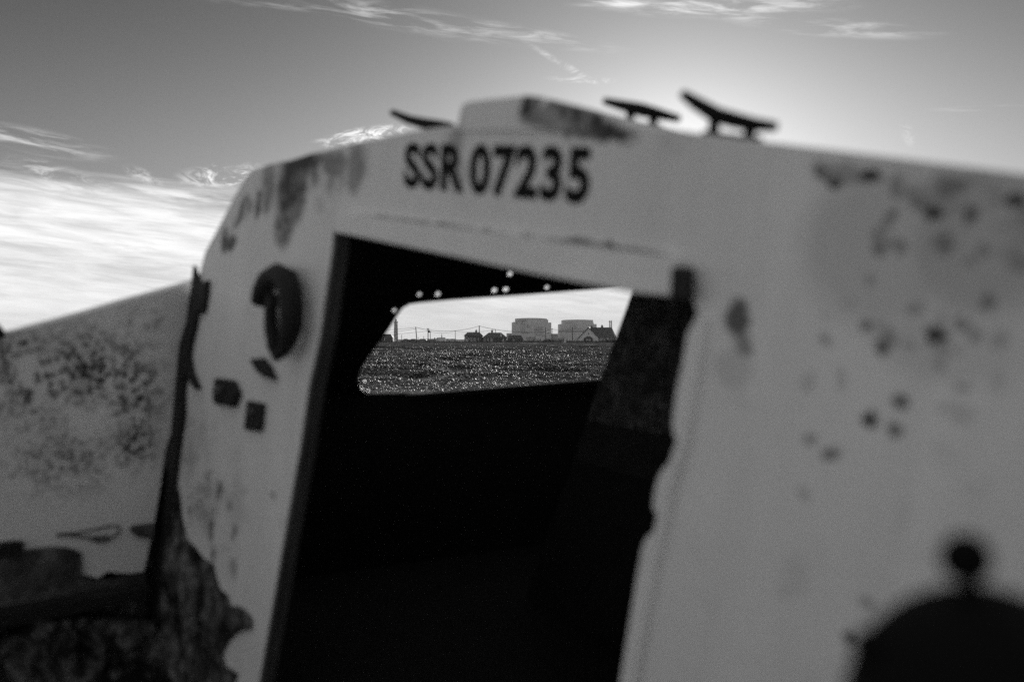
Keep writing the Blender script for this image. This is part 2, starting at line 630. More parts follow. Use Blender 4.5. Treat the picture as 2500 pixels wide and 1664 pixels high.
rb = empty('power_station_block', (wx(1410), DP + 70, wz(833)))
tag(rb, 'smaller stepped concrete reactor building half hidden by the pale gabled house', 'power station', 'stepped reactor buildings on the horizon')
e = DP + 70
kp = e / F
block(rb, 'lower_hall', 1365.8, 1456.6, 790.6, GB, e, e + 60, 'concrete_pale')
roofed_block(rb, 'upper_hall', 1374, 1448, 1410, 779.8, 781, 790.6, e + 1, e + 55, 'concrete_pale')
block(rb, 'parapet', 1448.1, 1449.6, 786, 790.6, e + 3, e + 50, 'concrete_mid')
block(rb, 'front_hall', 1363, 1430, 811, GB, e - 14, e - .5, 'concrete_pale')
block(rb, 'band', 1363, 1430, 807.2, 810.9, e - 14, e - .5, 'concrete_dark')
block(rb, 'annexe', 1356, 1377, 825, GB, e - 30, e - 15, 'concrete_dark')
for (x0, x1, y0, y1, mm) in [(1383, 1399, 786, 788, 'concrete_mid'), (1372, 1424, 801.5, 803, 'concrete_mid'), (1401, 1405, 791, 803, 'concrete_mid'),
                             (1403, 1410, 799.5, 801, 'concrete_dark'), (1392, 1400, 793, 800, 'concrete_mid')]:
    block(rb, 'panel', x0, x1, y0, y1, e - .8, e + .6, mm)
kp = DP / F

# lighthouse
DL = 1960.0
kl = DL / F
base = at(966.5, 834, DL)
lh = empty('lighthouse', (base.x, base.y, base.z - 1))
tag(lh, 'tall tapering dark brick lighthouse with small white windows, beside the black hut', 'lighthouse')
H = (834 - 787) * kl
MB().lathe([(5.7 * kl, -3), (5.6 * kl, 1), (4.9 * kl, H * .5), (4.1 * kl, H)], 20).build('tower', 'tower_brick', lh, True)
MB().lathe([(4.1 * kl, H), (5.0 * kl, H + 1.2), (5.0 * kl, H + 2.6), (4.4 * kl, H + 2.6)], 20).build('gallery', 'concrete_dark', lh, True)
lt = MB().lathe([(2.7 * kl, H + 2.6), (2.7 * kl, H + 5.6), (2.9 * kl, H + 5.7), (1.6 * kl, H + 7.6), (.3 * kl, H + 8.2), (.2 * kl, H + 10)], 16).build('lantern', 'grey_metal', lh, True)
for k in range(10):
    a = 2 * math.pi * k / 10
    MB().box(4.7 * kl * math.cos(a) - .1, 4.7 * kl * math.cos(a) + .1, 4.7 * kl * math.sin(a) - .1, 4.7 * kl * math.sin(a) + .1, H + 2.6, H + 4.0).build('railing_post', 'grey_metal', lh)
for (px, py) in ((968.5, 789), (965, 796.5), (965, 804.5), (965, 812.5), (969.5, 818.5)):
    rr = (4.1 + (py - 787) / 47 * 1.5) * kl
    x = (px - 966.5) * kl
    z = (834 - py) * kl
    MB().box(x - .55, x + .55, -rr - .1, -rr + 1.2, z - 1.0, z + 1.0).build('window', 'white_paint', lh)

kh = empty('keepers_house', at(963.5, 834, DL - 14))
tag(kh, 'small white building at the foot of the lighthouse', 'house')
MB().box(-2.4, 2.2, 0, 6, -1, 3.6).build('wall', 'white_paint', kh)
MB().slab([[Vector((-2.7, 0, 3.6)), Vector((2.5, 0, 3.6)), Vector((-.1, 0, 5.6))]], Vector((0, -.2, 0)), Vector((0, 6.2, 0))).build('roof', 'slate_roof', kh)
for sx_ in (-1.1, .9):
    MB().box(sx_ - .4, sx_ + .4, -.08, .02, .9, 2.3).build('window', 'window_glass', kh)

# ---- cottages
DH = 450.0
kh_ = DH / F


def win(par, x0, x1, z0, z1, y=-.0, bars=1):
    """white framed window: frame with its panes as sub-parts"""
    fr = MB()
    w = .11
    fr.box(x0, x0 + w, y - .08, y + .02, z0, z1).box(x1 - w, x1, y - .08, y + .02, z0, z1)
    fr.box(x0 + w, x1 - w, y - .08, y + .02, z0, z0 + w).box(x0 + w, x1 - w, y - .08, y + .02, z1 - w, z1)
    zm = (z0 + z1) / 2
    fr.box(x0 + w, x1 - w, y - .07, y + .02, zm - .05, zm + .05)
    f = fr.build('window', 'white_paint', par)
    MB().box(x0 + w, x1 - w, y - .03, y + .01, z0 + w, zm - .05).build('pane', 'net_curtain', f)
    MB().box(x0 + w, x1 - w, y - .03, y + .01, zm + .05, z1 - w).build('pane', 'net_curtain', f)
    return f


mat('net_curtain', .45, .25, .2, 3.0, spec=.8)


def chimney(par, x, y, z0, z1, w=.8, pots=1):
    c = MB().box(x - w / 2, x + w / 2, y - w / 2, y + w / 2, z0, z1).box(x - w / 2 - .07, x + w / 2 + .07, y - w / 2 - .07, y + w / 2 + .07, z1, z1 + .15).build('chimney', 'brick', par)
    for k in range(pots):
        xx_ = x + (k - (pots - 1) / 2) * .35
        MB().lathe([(.16, z1 + .15), (.13, z1 + .6), (.17, z1 + .65)], 8, (xx_, y, 0)).build('chimney_pot', 'brick', c)
    return c


def hip_roof(par, x0, x1, xr0, xr1, yd, ze, zr, m, oh=.3):
    """ridge from xr0 to xr1 at half depth, eaves at ze all round"""
    vs = [(x0 - oh, -oh, ze), (x1 + oh, -oh, ze), (x1 + oh, yd + oh, ze), (x0 - oh, yd + oh, ze), (xr0, yd / 2, zr), (xr1, yd / 2, zr)]
    vs += [(x, y, z - .18) for x, y, z in vs[:4]]
    fs = [(0, 1, 5, 4), (1, 2, 5), (2, 3, 4, 5), (3, 0, 4), (0, 6, 7, 1), (1, 7, 8, 2), (2, 8, 9, 3), (3, 9, 6, 0), (6, 9, 8, 7)]
    return MB().add(vs, fs).build('roof', m, par)


def boards(par, x0, x1, z0, z1, y, m, step=.5):
    """weatherboards lapped over the front wall"""
    b_ = MB()
    z = z0
    while z < z1 - .05:
        zz_ = min(z + step, z1)
        b_.add([(x0, y - .05, z), (x1, y - .05, z), (x1, y - .01, zz_), (x0, y - .01, zz_), (x0, y, z), (x1, y, z)],
               [(0, 1, 2, 3), (0, 4, 5, 1)])
        z += step
    o = b_.build('weatherboarding', m, par)
    o['kind'] = 'stuff'
    return o


def origin_house(name, px, d, label, cat, group=None):
    p = at(px, 832, d)
    o = empty(name, (p.x, d, gz(p.x, d) - .05))
    tag(o, label, cat, group)
    return o


GH = 'dark wooden cottages along the track'
# cottage with the porch on the left
k = DH / F
ca = origin_house('cottage', 1134, DH, 'dark low cottage with a white-edged gabled porch at its left end', 'house', GH)
L = 44 * k
MB().box(0, L, 0, 6.5, -.3, 3.2).build('wall', 'tarred_boards', ca)
boards(ca, 0, L, 0, 3.2, 0, 'tarred_boards')
hip_roof(ca, 0, L, 6.3 * k, 36.8 * k, 6.5, 3.2, 4.7, 'slate_roof')
chimney(ca, 28 * k, 3.25, 4.3, 5.5, .85)
win(ca, 14.5 * k, 19 * k, .7, 2.3)
win(ca, 22.5 * k, 27 * k, .7, 2.3)
win(ca, 33 * k, 36 * k, .9, 2.2)
pr = MB().box(.25, 2.05, -1.5, -.06, -.2, 1.7).build('porch', 'tarred_boards', ca)
MB().slab([[Vector((.05, 0, 1.7)), Vector((2.25, 0, 1.7)), Vector((1.15, 0, 2.75))]], Vector((0, -1.6, 0)), Vector((0, -.06, 0))).build('porch_roof', 'slate_roof', pr)
bg_ = MB()
bg_.add([(.0, -1.66, 1.62), (1.15, -1.66, 2.72), (1.15, -1.66, 2.92), (-.1, -1.66, 1.75)], [(0, 1, 2, 3)])
bg_.add([(2.3, -1.66, 1.62), (1.15, -1.66, 2.72), (1.15, -1.66, 2.92), (2.4, -1.66, 1.75)], [(0, 3, 2, 1)])
bg_.box(.0, 2.3, -1.66, -1.62, 1.56, 1.7)
bg_.build('bargeboard', 'white_paint', pr, fix=False)
MB().box(.5, 1.8, -1.56, -1.5, .3, 1.5).build('porch_window', 'net_curtain', pr)

# cottage with the tall hipped roof
cb = origin_house('cottage', 1179, DH + 2, 'dark cottage with a broad hipped roof and a tall pot on its chimney', 'house', GH)
L = 58 * k
MB().box(0, L, 0, 7.5, -.3, 2.3).build('wall', 'tarred_boards', cb)
boards(cb, 0, L, 0, 2.3, 0, 'tarred_boards')
hip_roof(cb, 0, L, 14 * k, 44.5 * k, 7.5, 2.3, 4.6, 'tile_roof', .35)
chimney(cb, 22 * k, 3.75, 4.1, 5.5, .85)
for a0, a1 in ((1.8, 6.2), (11, 14), (18.8, 23.4)):
    win(cb, a0 * k, a1 * k, .55, 2.15)
dm = MB().box(42.6 * k, 46 * k, .6, 2.6, 2.7, 4.15).build('dormer', 'white_paint', cb)
MB().box(42.2 * k, 46.4 * k, .5, 2.8, 4.15, 4.3).build('dormer_roof', 'slate_roof', dm)
MB().add([(46.5 * k, -.5, 0), (51.5 * k, -.5, 0), (51.5 * k, -.3, 2.0), (48 * k, -.3, 1.2), (46.5 * k, -.4, .5)], [(0, 1, 2, 3, 4)]).build('lean_to', 'cream_render', cb, fix=False)

# black shed to the right
cs = origin_house('shed', 1240, DH - 4, 'small black shed with one pale window, right of the cottages', 'shed')
L = 37 * k
MB().box(0, L, 0, 4.5, -.3, 1.95).build('wall', 'tarred_boards', cs)
boards(cs, 0, L, 0, 1.95, 0, 'tarred_boards')
hip_roof(cs, 0, L, 1.0 * k, 31 * k, 4.5, 1.95, 3.4, 'tarred_boards', .1)
win(cs, 12 * k, 16.3 * k, .55, 1.55)

# black hut at the left edge of the opening
ch = origin_house('hut', 922, DH - 6, 'black hut at the far left of the cabin window', 'hut')
MB().box(0, 36.5 * k, 0, 5, -.3, 2.3).build('wall', 'tarred_boards', ch)
boards(ch, 0, 36.5 * k, 0, 2.3, 0, 'tarred_boards')
hip_roof(ch, 0, 36.5 * k, 4 * k, 29.7 * k, 5, 2.3, 3.9, 'tarred_boards', .05)
MB().box(15.7 * k, 17.6 * k, -.1, .02, .9, 2.1).build('window', 'net_curtain', ch)

# pale gabled house
D2 = 452.0
k2 = D2 / F
hr = origin_house('gabled_house', 1437, D2, 'pale rendered house with a steep gable, a dark bay window and a chimney', 'house')
gw = 9.3
zg = 7.15
ev = 2.25
hr.rotation_euler = (0, 0, math.radians(-12))
L2 = 12.2
wall = MB()
wall.slab([[Vector((-gw / 2, 0, -.4)), Vector((gw / 2, 0, -.4)), Vector((gw / 2, 0, ev)), Vector((0, 0, zg - .62)), Vector((-gw / 2, 0, ev - .1))]], Vector((0, 0, 0)), Vector((0, .3, 0)))
wall.build('gable_wall', 'cream_render', hr)
MB().box(-gw / 2, gw / 2, .3, 9.5, -.4, ev).build('wall', 'cream_render', hr)
# front gable roof
rf = MB()
oh = .45
for s in (-1, 1):
    a = Vector((s * (gw / 2 + oh), 0, ev - .45))
    b_ = Vector((0, 0, zg))
    rf.add([a + Vector((0, -.5, 0)), b_ + Vector((0, -.5, 0)), b_ + Vector((0, 9.5, 0)), a + Vector((0, 9.5, 0)),
            a + Vector((0, -.5, -.28)), b_ + Vector((0, -.5, -.28)), b_ + Vector((0, 9.5, -.28)), a + Vector((0, 9.5, -.28))],
           [(0, 1, 2, 3), (4, 7, 6, 5), (0, 4, 5, 1), (0, 3, 7, 4), (2, 6, 7, 3)])
rf.build('front_roof', 'slate_roof', hr)
# main range running off to the right behind the gable
MB().box(gw / 2, gw / 2 + 7.0, 1.5, 8.5, -.4, ev).build('side_wall', 'cream_render', hr)
mr = MB()
x1 = gw / 2 + 7.3
mr.add([(0, 1.0, ev - .1), (x1, 1.0, ev - .1), (x1 - 2.0, 5, zg - .15), (0, 5, zg - .15), (x1, 9, ev - .1), (0, 9, ev - .1)],
       [(0, 1, 2, 3), (1, 4, 2), (3, 2, 4, 5)])
mr.build('main_roof', 'tile_roof', hr)
chimney(hr, 5.6, 4.6, 5.2, 7.5, .95, 2)
chimney(hr, .9, 4.0, 6.0, 7.25, .9, 1)
by = MB()
by.slab([[Vector((-2.1, 0, 0)), Vector((-1.3, -1.2, 0)), Vector((1.2, -1.2, 0)), Vector((1.9, 0, 0))]], Vector((0, 0, -.3)), Vector((0, 0, 1.9)))
bay = by.build('bay_window', 'tarred_boards', hr)
MB().add([(-2.4, 0, 1.9), (-1.45, -1.45, 1.9), (1.35, -1.45, 1.9), (2.2, 0, 1.9), (-.7, 0, 2.95), (.6, 0, 2.95)],
         [(0, 1, 4), (1, 2, 5, 4), (2, 3, 5), (0, 3, 2, 1), (0, 4, 5, 3)]).build('bay_roof', 'slate_roof', bay)
win(bay, -.95, -.05, .25, 1.6, -1.22)
win(bay, .3, 1.05, .25, 1.6, -1.22)
win(hr, -3.6, -2.7, .4, 1.6)
win(hr, 2.5, 3.5, .4, 1.6)
MB().box(-.3, .25, -.07, .02, 3.6, 4.5).build('attic_window', 'window_glass', hr)
win(hr, gw / 2 + 2.3, gw / 2 + 3.3, .9, 1.9, 1.45)
win(hr, gw / 2 + 5.1, gw / 2 + 5.9, .9, 1.8, 1.45)

# long flat building behind the cars
DF = 620.0
kf = DF / F
fb = origin_house('flat_roofed_building', 1040, DF, 'long low flat-roofed building behind the parked cars', 'building')
MB().box(0, 65 * kf, 0, 9, -.4, 1.6).build('wall', 'concrete_dark', fb)
MB().box(-.3, 65.5 * kf, -.4, 9.4, 1.6, 2.1).build('roof', 'slate_roof', fb)
for a0 in (5, 14, 24, 44, 53):
    win(fb, a0 * kf, (a0 + 5) * kf, .3, 1.2)
MB().box(19 * kf, 21.5 * kf, 3, 4, 2.1, 2.9).build('vent', 'slate_roof', fb)


# ---- parked cars
def car(kind, mname):
    o = empty('parked_car', (0, 0, 0))
    if kind == 'van':
        prof = [(-2.3, .35), (-2.35, 1.0), (-2.0, 1.7), (-1.4, 2.05), (1.9, 2.1), (2.3, 1.9), (2.35, .35)]
        glass = [(-2.12, 1.25), (-1.85, 1.72), (-1.2, 1.9), (-1.1, 1.25)]
        w = 1.85
    elif kind == 'estate':
        prof = [(-2.2, .35), (-2.2, .75), (-1.3, .92), (-.7, 1.42), (1.6, 1.45), (2.15, .95), (2.2, .35)]
        glass = [(-1.15, .95), (-.62, 1.36), (1.5, 1.38), (1.9, .97)]
        w = 1.75
    else:
        prof = [(-2.1, .35), (-2.1, .72), (-1.1, .9), (-.5, 1.4), (.9, 1.42), (1.7, .98), (2.1, .9), (2.1, .35)]
        glass = [(-.95, .93), (-.42, 1.34), (.85, 1.36), (1.5, .97)]
        w = 1.7
    MB().slab([[Vector((x, 0, z)) for x, z in prof]], Vector((0, 0, 0)), Vector((0, w, 0))).build('body', mname, o, bevel=.08)
    for y0_, y1_ in ((-.012, .02), (w - .02, w + .012)):
        MB().slab([[Vector((x, 0, z)) for x, z in glass]], Vector((0, y0_, 0)), Vector((0, y1_, 0))).build('side_window', 'window_glass', o)
    for x in (-1.35, 1.35):
        for y in (.0, w - .2):
            wh = MB()
            ring = [Vector((x + .33 * math.cos(a), 0, .33 + .33 * math.sin(a))) for a in np.linspace(0, 2 * math.pi, 14, endpoint=False)]
            wh.slab([ring], Vector((0, y - .03, 0)), Vector((0, y + .2, 0)))
            wo = wh.build('wheel', 'tyre', o)
            ring = [Vector((x + .19 * math.cos(a), 0, .33 + .19 * math.sin(a))) for a in np.linspace(0, 2 * math.pi, 10, endpoint=False)]
            MB().slab([ring], Vector((0, y - .045, 0)), Vector((0, y - .03, 0))).build('rim', 'grey_metal', wo)
    for z in (.72,):
        MB().box(-2.14, -2.08, .15, .45, z - .08, z + .06).build('headlight', 'white_paint', o)
        MB().box(-2.14, -2.08, w - .45, w - .15, z - .08, z + .06).build('headlight', 'white_paint', o)
    return o


CARS = [('car', 'car_dark', 989, 445, 8, 'dark car parked next to the foot of the lighthouse'),
        ('estate', 'car_dark', 1029, 452, -12, 'dark long-roofed car parked just right of the leaning pole'),
        ('car', 'car_mid', 1054, 446, 20, 'mid-grey car parked under the pole with the transformer'),
        ('van', 'car_pale', 1076, 456, 0, 'pale high-roofed van parked in front of the flat-roofed building'),
        ('estate', 'car_pale', 1104, 450, 15, 'pale car parked rightmost, at the end of the flat-roofed building'),
        ('car', 'car_dark', 1006, 456, -25, 'dark car parked between the lighthouse and the leaning pole')]
for kind, mn, px, d, rot, lab in CARS:
    o = car(kind, mn)
    p = at(px, 832, d)
    o.location = (p.x, d, gz(p.x, d) + .28)
    o.rotation_euler = (0, 0, math.radians(rot))
    tag(o, lab, 'van' if kind == 'van' else 'car', 'vehicles parked beyond the shingle')
    if kind == 'van':
        o.name = 'parked_van'


# ---- poles and wires
def pole(px, ytop, d, w, label, lean=0.0, cross=0, extra=None, name='utility_pole', group='utility poles'):
    p = at(px, 832, d)
    z0 = gz(p.x, d) - .2
    top = at(px, ytop, d).z
    o = empty(name, (p.x, d, z0))
    o.rotation_euler = (0, math.radians(lean), 0)
    h = top - z0
    MB().tube([(0, 0, 0), (0, 0, h)], [w * .5, w * .4], 8).build('post', 'tarred_pole', o)
    if cross:
        MB().box(-cross, cross, -.08, .08, h - .35, h - .15).build('crossarm', 'tarred_pole', o)
        for x in (-cross + .1, 0, cross - .1):
            MB().lathe([(.07, h - .15), (.1, h), (.05, h + .12)], 8, (x, 0, 0)).build('insulator', 'grey_metal', o)
    if extra == 'transformer':
        MB().lathe([(.28, h - 1.9), (.32, h - 1.8), (.32, h - 1.0), (.2, h - .85)], 12, (.5, -.2, 0)).build('transformer', 'tarred_pole', o)
        MB().box(0, .5, -.1, .1, h - 1.5, h - 1.4).build('bracket', 'tarred_pole', o)
    tag(o, label, 'pole', group)
    return Vector((p.x + math.tan(math.radians(lean)) * h, d, top - .2))


tp = {}
tp['lean'] = pole(1018, 797.5, 440, .42, 'leaning wooden pole standing right of the lighthouse', -4.5)
tp['trans'] = pole(1045, 801.5, 445, .42, 'pole with a crossarm and a round transformer, behind the parked cars', 0, .55, 'transformer')
tp['t2'] = pole(1050.5, 808.5, 560, .36, 'thinner pole just right of the transformer pole', 0, .4)
tp['mid'] = pole(1111.5, 807, 520, .30, 'plain pole left of the cottage with the porch')
tp['main'] = pole(1170, 794.5, 438, .46, 'tall thick pole standing before the two cottages')
tp['back'] = pole(1210, 803.5, 500, .32, 'pole rising behind the broad hipped roof')
tp['r1'] = pole(1332, 799, 440, .36, 'dark pole in front of the left reactor building')
tp['r2'] = pole(1347.8, 802, 540, .36, 'pole in the gap between the reactor buildings', 0, .5)
tp['r3'] = pole(1397.5, 798.5, 436, .38, 'dark pole in front of the right reactor building', 0, .0)
tp['s1'] = pole(980.5, 817, 900, .5, 'short distant pole just right of the lighthouse')
tp['s2'] = pole(1034.5, 820, 900, .5, 'short distant pole between the leaning pole and the transformer pole')
tp['s3'] = pole(1021, 823, 1100, .5, 'faint distant pole close to the right of the leaning pole')
tp['p1'] = pole(1306.5, 822, 434, .30, 'short dark post before the left reactor building, the taller', name='fence_post', group='short posts before the reactors')
tp['p2'] = pole(1319.5, 825.5, 434, .26, 'short dark post before the left reactor building, the smaller', name='fence_post', group='short posts before the reactors')
# chimney-like mast behind the flat building
p = at(1078.5, 832, 1500)
ms = empty('mast', (p.x, 1500, .9))
tag(ms, 'pale mast rising behind the flat-roofed building', 'mast')
MB().tube([(0, 0, 0), (0, 0, 9.5)], [.9, .7], 8).build('lower_stage', 'far_land', ms)
MB().tube([(0, 0, 9.5), (0, 0, 12.5)], [.35, .2], 8).build('upper_stage', 'far_land', ms)


def wire(a, b_, sag, label, r=.055, n=14):
    pts = []
    for i in range(n + 1):
        f = i / n
        p = a.lerp(b_, f)
        p.z -= sag * 4 * f * (1 - f)
        pts.append(p)
    c = pts[n // 2]
    o = MB().tube([q - c for q in pts], r, 5).build('overhead_wire', 'cable', None)
    o.location = c
    tag(o, label, 'wire', 'overhead wires')


wire(at(800, 806, 470), tp['lean'], 1.0, 'overhead wire running left from the leaning pole, past the lighthouse')
wire(at(800, 808, 470), tp['lean'] + Vector((0, 0, -.6)), 1.7, 'lower overhead wire running left from the leaning pole')
wire(tp['lean'], tp['main'], 2.0, 'overhead wire sagging from the leaning pole to the tall thick pole', .075)
wire(tp['main'], tp['r1'] + Vector((0, 0, -1.7)), 1.2, 'overhead wire from the tall thick pole across the left reactor', .075)
wire(tp['trans'] + Vector((0, 0, -.9)), at(800, 818, 600), 1.2, 'faint wire running left from the transformer pole')
wire(tp['t2'], tp['mid'], 1.0, 'faint wire from the thin pole to the plain pole', .06)
wire(tp['mid'], tp['back'], .8, 'faint wire from the plain pole to the pole behind the roof', .06)
wire(tp['r2'], tp['r3'] + Vector((0, 0, -.7)), .6, 'wire across the gap between the reactors', .06)
wire(tp['r1'] + Vector((0, 0, -1.7)), tp['r2'] + Vector((0, 0, -1)), .3, 'short wire from the dark pole to the gap pole', .06)

# pylon
D3 = 1850.0
k3 = D3 / F
pb = at(1490.8, 834, D3)
py_ = empty('electricity_pylon', (pb.x, D3, 1.0))
tag(py_, 'lattice electricity pylon behind the roof of the pale gabled house', 'pylon')
Hp = (834 - 783) * k3
for sx_ in (-1, 1):
    leg = MB()
    for ox in (-.9, .9):
        for oy in (-.9, .9):
            leg.tube([(sx_ * 3.0 * k3 * .72 + ox * 1.4, oy * 1.4, 0), (sx_ * 2.0 * k3 + ox * .5, oy * .5, Hp)], .4, 4)
    nz = 10
    for i in range(nz):
        z0, z1 = Hp * i / nz, Hp * (i + 1) / nz
        c0, c1 = sx_ * (2.16 - .16 * i / nz) * k3, sx_ * (2.16 - .16 * (i + 1) / nz) * k3
        w0, w1 = 1.26 - .8 * i / nz, 1.26 - .8 * (i + 1) / nz
        leg.tube([(c0 - w0, -w0, z0), (c1 + w1, -w1, z1)], .25, 4)
        leg.tube([(c0 + w0, -w0, z0), (c1 - w1, -w1, z1)], .25, 4)
    leg.build('leg', 'grey_metal', py_)
for z, wd in ((Hp - 2.5, 4.6), (Hp * .66, 4.2)):
    ar = MB()
    ar.tube([(-wd * k3, 0, z), (wd * k3 * .7, 0, z)], .5, 4)
    ar.tube([(-wd * k3, 0, z), (-2 * k3, 0, z + 2)], .3, 4).tube([(wd * k3 * .7, 0, z), (2 * k3, 0, z + 2)], .3, 4)
    ar.build('crossarm', 'grey_metal', py_)

# white cabinet standing on the near edge of the track
dc = 405.0
p = at(1378, 832, dc)
cb_ = empty('portable_cabinet', (p.x, dc, gz(p.x, dc)))
cb_.rotation_euler = (0, 0, math.radians(38))
tag(cb_, 'white and grey box the size of a phone booth before the right reactor', 'booth')
zt = 2.0
MB().box(-.55, .5, -.5, .55, 0, zt).build('body', 'white_paint', cb_)
MB().box(-.6, .55, -.55, .6, zt, zt + .12).build('roof', 'concrete_dark', cb_)
MB().box(-.575, -.55, -.4, .45, .15, 1.85).build('door', 'concrete_dark', cb_)
MB().box(-.45, .4, -.53, -.5, .98, 1.1).build('rail', 'concrete_dark', cb_)

# ==================================================================================== THE BOAT
E1 = Vector((.634, -.756, -.163)).normalized()          # across the boat to starboard (world x, y, z)
U = Vector((.124, -.107, .98))
U = (U - E1 * U.dot(E1)).normalized()                   # up in the boat, heeled and pitched
FW = U.cross(E1).normalized()                           # forward
CAMP = Vector((0, 0, EYE))
P0 = at(1395, 426, 1.25)


def ray_plane(x, y, p, n):
    d = Vector(((x - 1250) / F, 1.0, (832 - y) / F))
    return CAMP + d * ((p - CAMP).dot(n) / d.dot(n))


ORG = ray_plane(1200, 832, P0, FW)
MW = Matrix(((E1.x, FW.x, U.x, ORG.x), (E1.y, FW.y, U.y, ORG.y), (E1.z, FW.z, U.z, ORG.z), (0, 0, 0, 1)))
MI = MW.inverted()
# the Empty sits on the beach below; its axes are the boat's
KEEL = -1.30
boat = empty('fishing_boat', (0, 0, 0))
boat.matrix_world = MW @ Matrix.Translation((0, 0, KEEL))
tag(boat, 'derelict white fibreglass boat heeled over on the beach, seen through its open cabin doorway', 'boat')
SH = Vector((0, 0, -KEEL))


def B(x, y, fwd=0.0):
    """photo pixel on the bulkhead plane (moved forward by fwd) in boat coordinates (s, forward, v)"""
    return MI @ ray_plane(x, y, ORG + FW * fwd, FW) + SH


def loc(p):
    return MI @ p + SH


def on(x, y, p, n):
    return MI @ ray_plane(x, y, p, n) + SH


def blotch(name, lo, hi, scale, bump=1.0, bscale=35.0, spec=.15):
    m, t, b = new_mat(name)
    P = t.new('ShaderNodeTexCoord').outputs['Object']
    n = t.m('MULTIPLY', t.step(t.noise(P, scale, 8, .72, .8), .38, .70), t.step(t.noise(P, scale * 4, 6, .7), .25, .75))
    v = t.mix(n, lo, hi)
    t.l.new(t.comb(v, v, v), b.inputs['Base Color'])
    b.inputs['Roughness'].default_value = .9
    b.inputs['Specular IOR Level'].default_value = spec
    bn = t.new('ShaderNodeBump')
    bn.inputs['Strength'].default_value = bump
    bn.inputs['Distance'].default_value = .012
    t.l.new(t.noise(P, bscale, 6, .65), bn.inputs['Height'])
    t.l.new(bn.outputs[0], b.inputs['Normal'])
    return m


# ---- boat materials (object coordinates are metres across and up the boat)
def panel_mat(name, base, spots, rough=.5, speck=None):
    """weathered gelcoat: spots are (x, y, rx, ry, turn, depth, grain) in panel metres"""
    m, t, b = new_mat(name)
    tc = t.new('ShaderNodeTexCoord')
    P = tc.outputs['Object']
    sx = t.new('ShaderNodeSeparateXYZ')
    t.l.new(P, sx.inputs[0])
    x, f, z = sx.outputs
    x0_, z0_ = x, z
    x = t.m('ADD', x, t.m('MULTIPLY', t.m('SUBTRACT', t.noise(P, 38.0, 4, .7), .5), .030))
    z = t.m('ADD', z, t.m('MULTIPLY', t.m('SUBTRACT', t.noise(t.comb(x0_, 4.0, z0_), 38.0, 4, .7), .5), .030))
    fine = t.noise(P, 55.0, 6, .65)
    coarse = t.noise(P, 16.0, 6, .62, .5)
    soft = t.noise(P, 3.0, 4, .5)
    ragged = t.step(t.m('ADD', t.m('MULTIPLY', fine, .45), t.m('MULTIPLY', coarse, .55)), .44, .56)
    streaky = t.step(t.noise(t.comb(t.m('MULTIPLY', x, 60.0), t.m('MULTIPLY', f, 60.0), t.m('MULTIPLY', z, 11.0)), 1.0, 5, .6), .37, .53)
    dirt = None
    for (cx, cz, rx, rz, rot, depth, kind) in spots:
        bl = t.blob(x, z, cx, cz, rx, rz, rot, {'dot': .55, 'core': .6}.get(kind, .25))
        if kind == 'rag':
            bl = t.m('MULTIPLY', bl, t.mix(.2, ragged, 1.0))
        elif kind == 'core':
            bl = t.m('MULTIPLY', bl, t.mix(.70, ragged, 1.0))
        elif kind == 'run':
            bl = t.m('MULTIPLY', bl, t.mix(.25, streaky, 1.0))
        bl = t.m('MULTIPLY', bl, depth)
        dirt = bl if dirt is None else t.m('MAXIMUM', dirt, bl)
    if speck:
        vo = t.new('ShaderNodeTexVoronoi')
        t.put(vo.inputs['Vector'], P)
        vo.inputs['Scale'].default_value = speck[0]
        s1 = t.m('MULTIPLY', t.step(vo.outputs['Distance'], .55, .16), t.step(t.noise(P, speck[1], 5, .7), .44, .56))
        mask = None
        for (cx, cz, rx, rz, rot) in speck[2]:
            b_ = t.blob(x, z, cx, cz, rx, rz, rot, .2)
            mask = b_ if mask is None else t.m('MAXIMUM', mask, b_)
        s1 = t.m('MULTIPLY', t.m('MULTIPLY', s1, mask), speck[3])
        s2 = t.m('MULTIPLY', t.m('MULTIPLY', mask, t.step(t.noise(P, 9, 5, .7), .4, .7)), .30)
        s1 = t.m('MAXIMUM', s1, s2)
        dirt = s1 if dirt is None else t.m('MAXIMUM', dirt, s1)
    run = t.noise(t.comb(t.m('MULTIPLY', x0_, 26.0), 0.0, t.m('MULTIPLY', z0_, 3.2)), .45, 8, .7, .8)
    v = t.m('MULTIPLY', t.m('MULTIPLY', t.mix(soft, .88, 1.12), t.mix(t.step(run, .35, .75), 1.03, .94)), base)
    v = t.m('MULTIPLY', v, t.mix(t.step(coarse, .55, .75), 1.0, .86))
    v = t.m('MULTIPLY', v, t.mix(fine, .95, 1.05))
    if dirt is not None:
        v = t.mix(t.m('MINIMUM', dirt, .97), v, .012)
    t.l.new(t.comb(v, v, v), b.inputs['Base Color'])
    b.inputs['Roughness'].default_value = rough
    b.inputs['Specular IOR Level'].default_value = .3
    bn = t.new('ShaderNodeBump')
    bn.inputs['Strength'].default_value = .25
    bn.inputs['Distance'].default_value = .003
    t.l.new(t.noise(P, 25.0, 5, .6), bn.inputs['Height'])
    t.l.new(bn.outputs[0], b.inputs['Normal'])
    return m


def bspot(px, py, rx, ry, rot=0.0, depth=.8, kind='rag'):
    """a stain given by its place in the photo, turned into metres on the bulkhead"""
    p = B(px, py)
    e = B(px + 10, py)
    g = B(px, py + 10)
    kx = (e - p).length / 10
    ky = (g - p).length / 10
    return (p.x, p.z, rx * kx, ry * ky, rot, depth, kind)


def bline(xa, ya, xb, yb, hw, depth, kind='core'):
    a, b_ = B(xa, ya), B(xb, yb)
    c, d = (a + b_) / 2, b_ - a
    return (c.x, c.z, d.length / 2, hw, math.atan2(d.z, d.x), depth, kind)


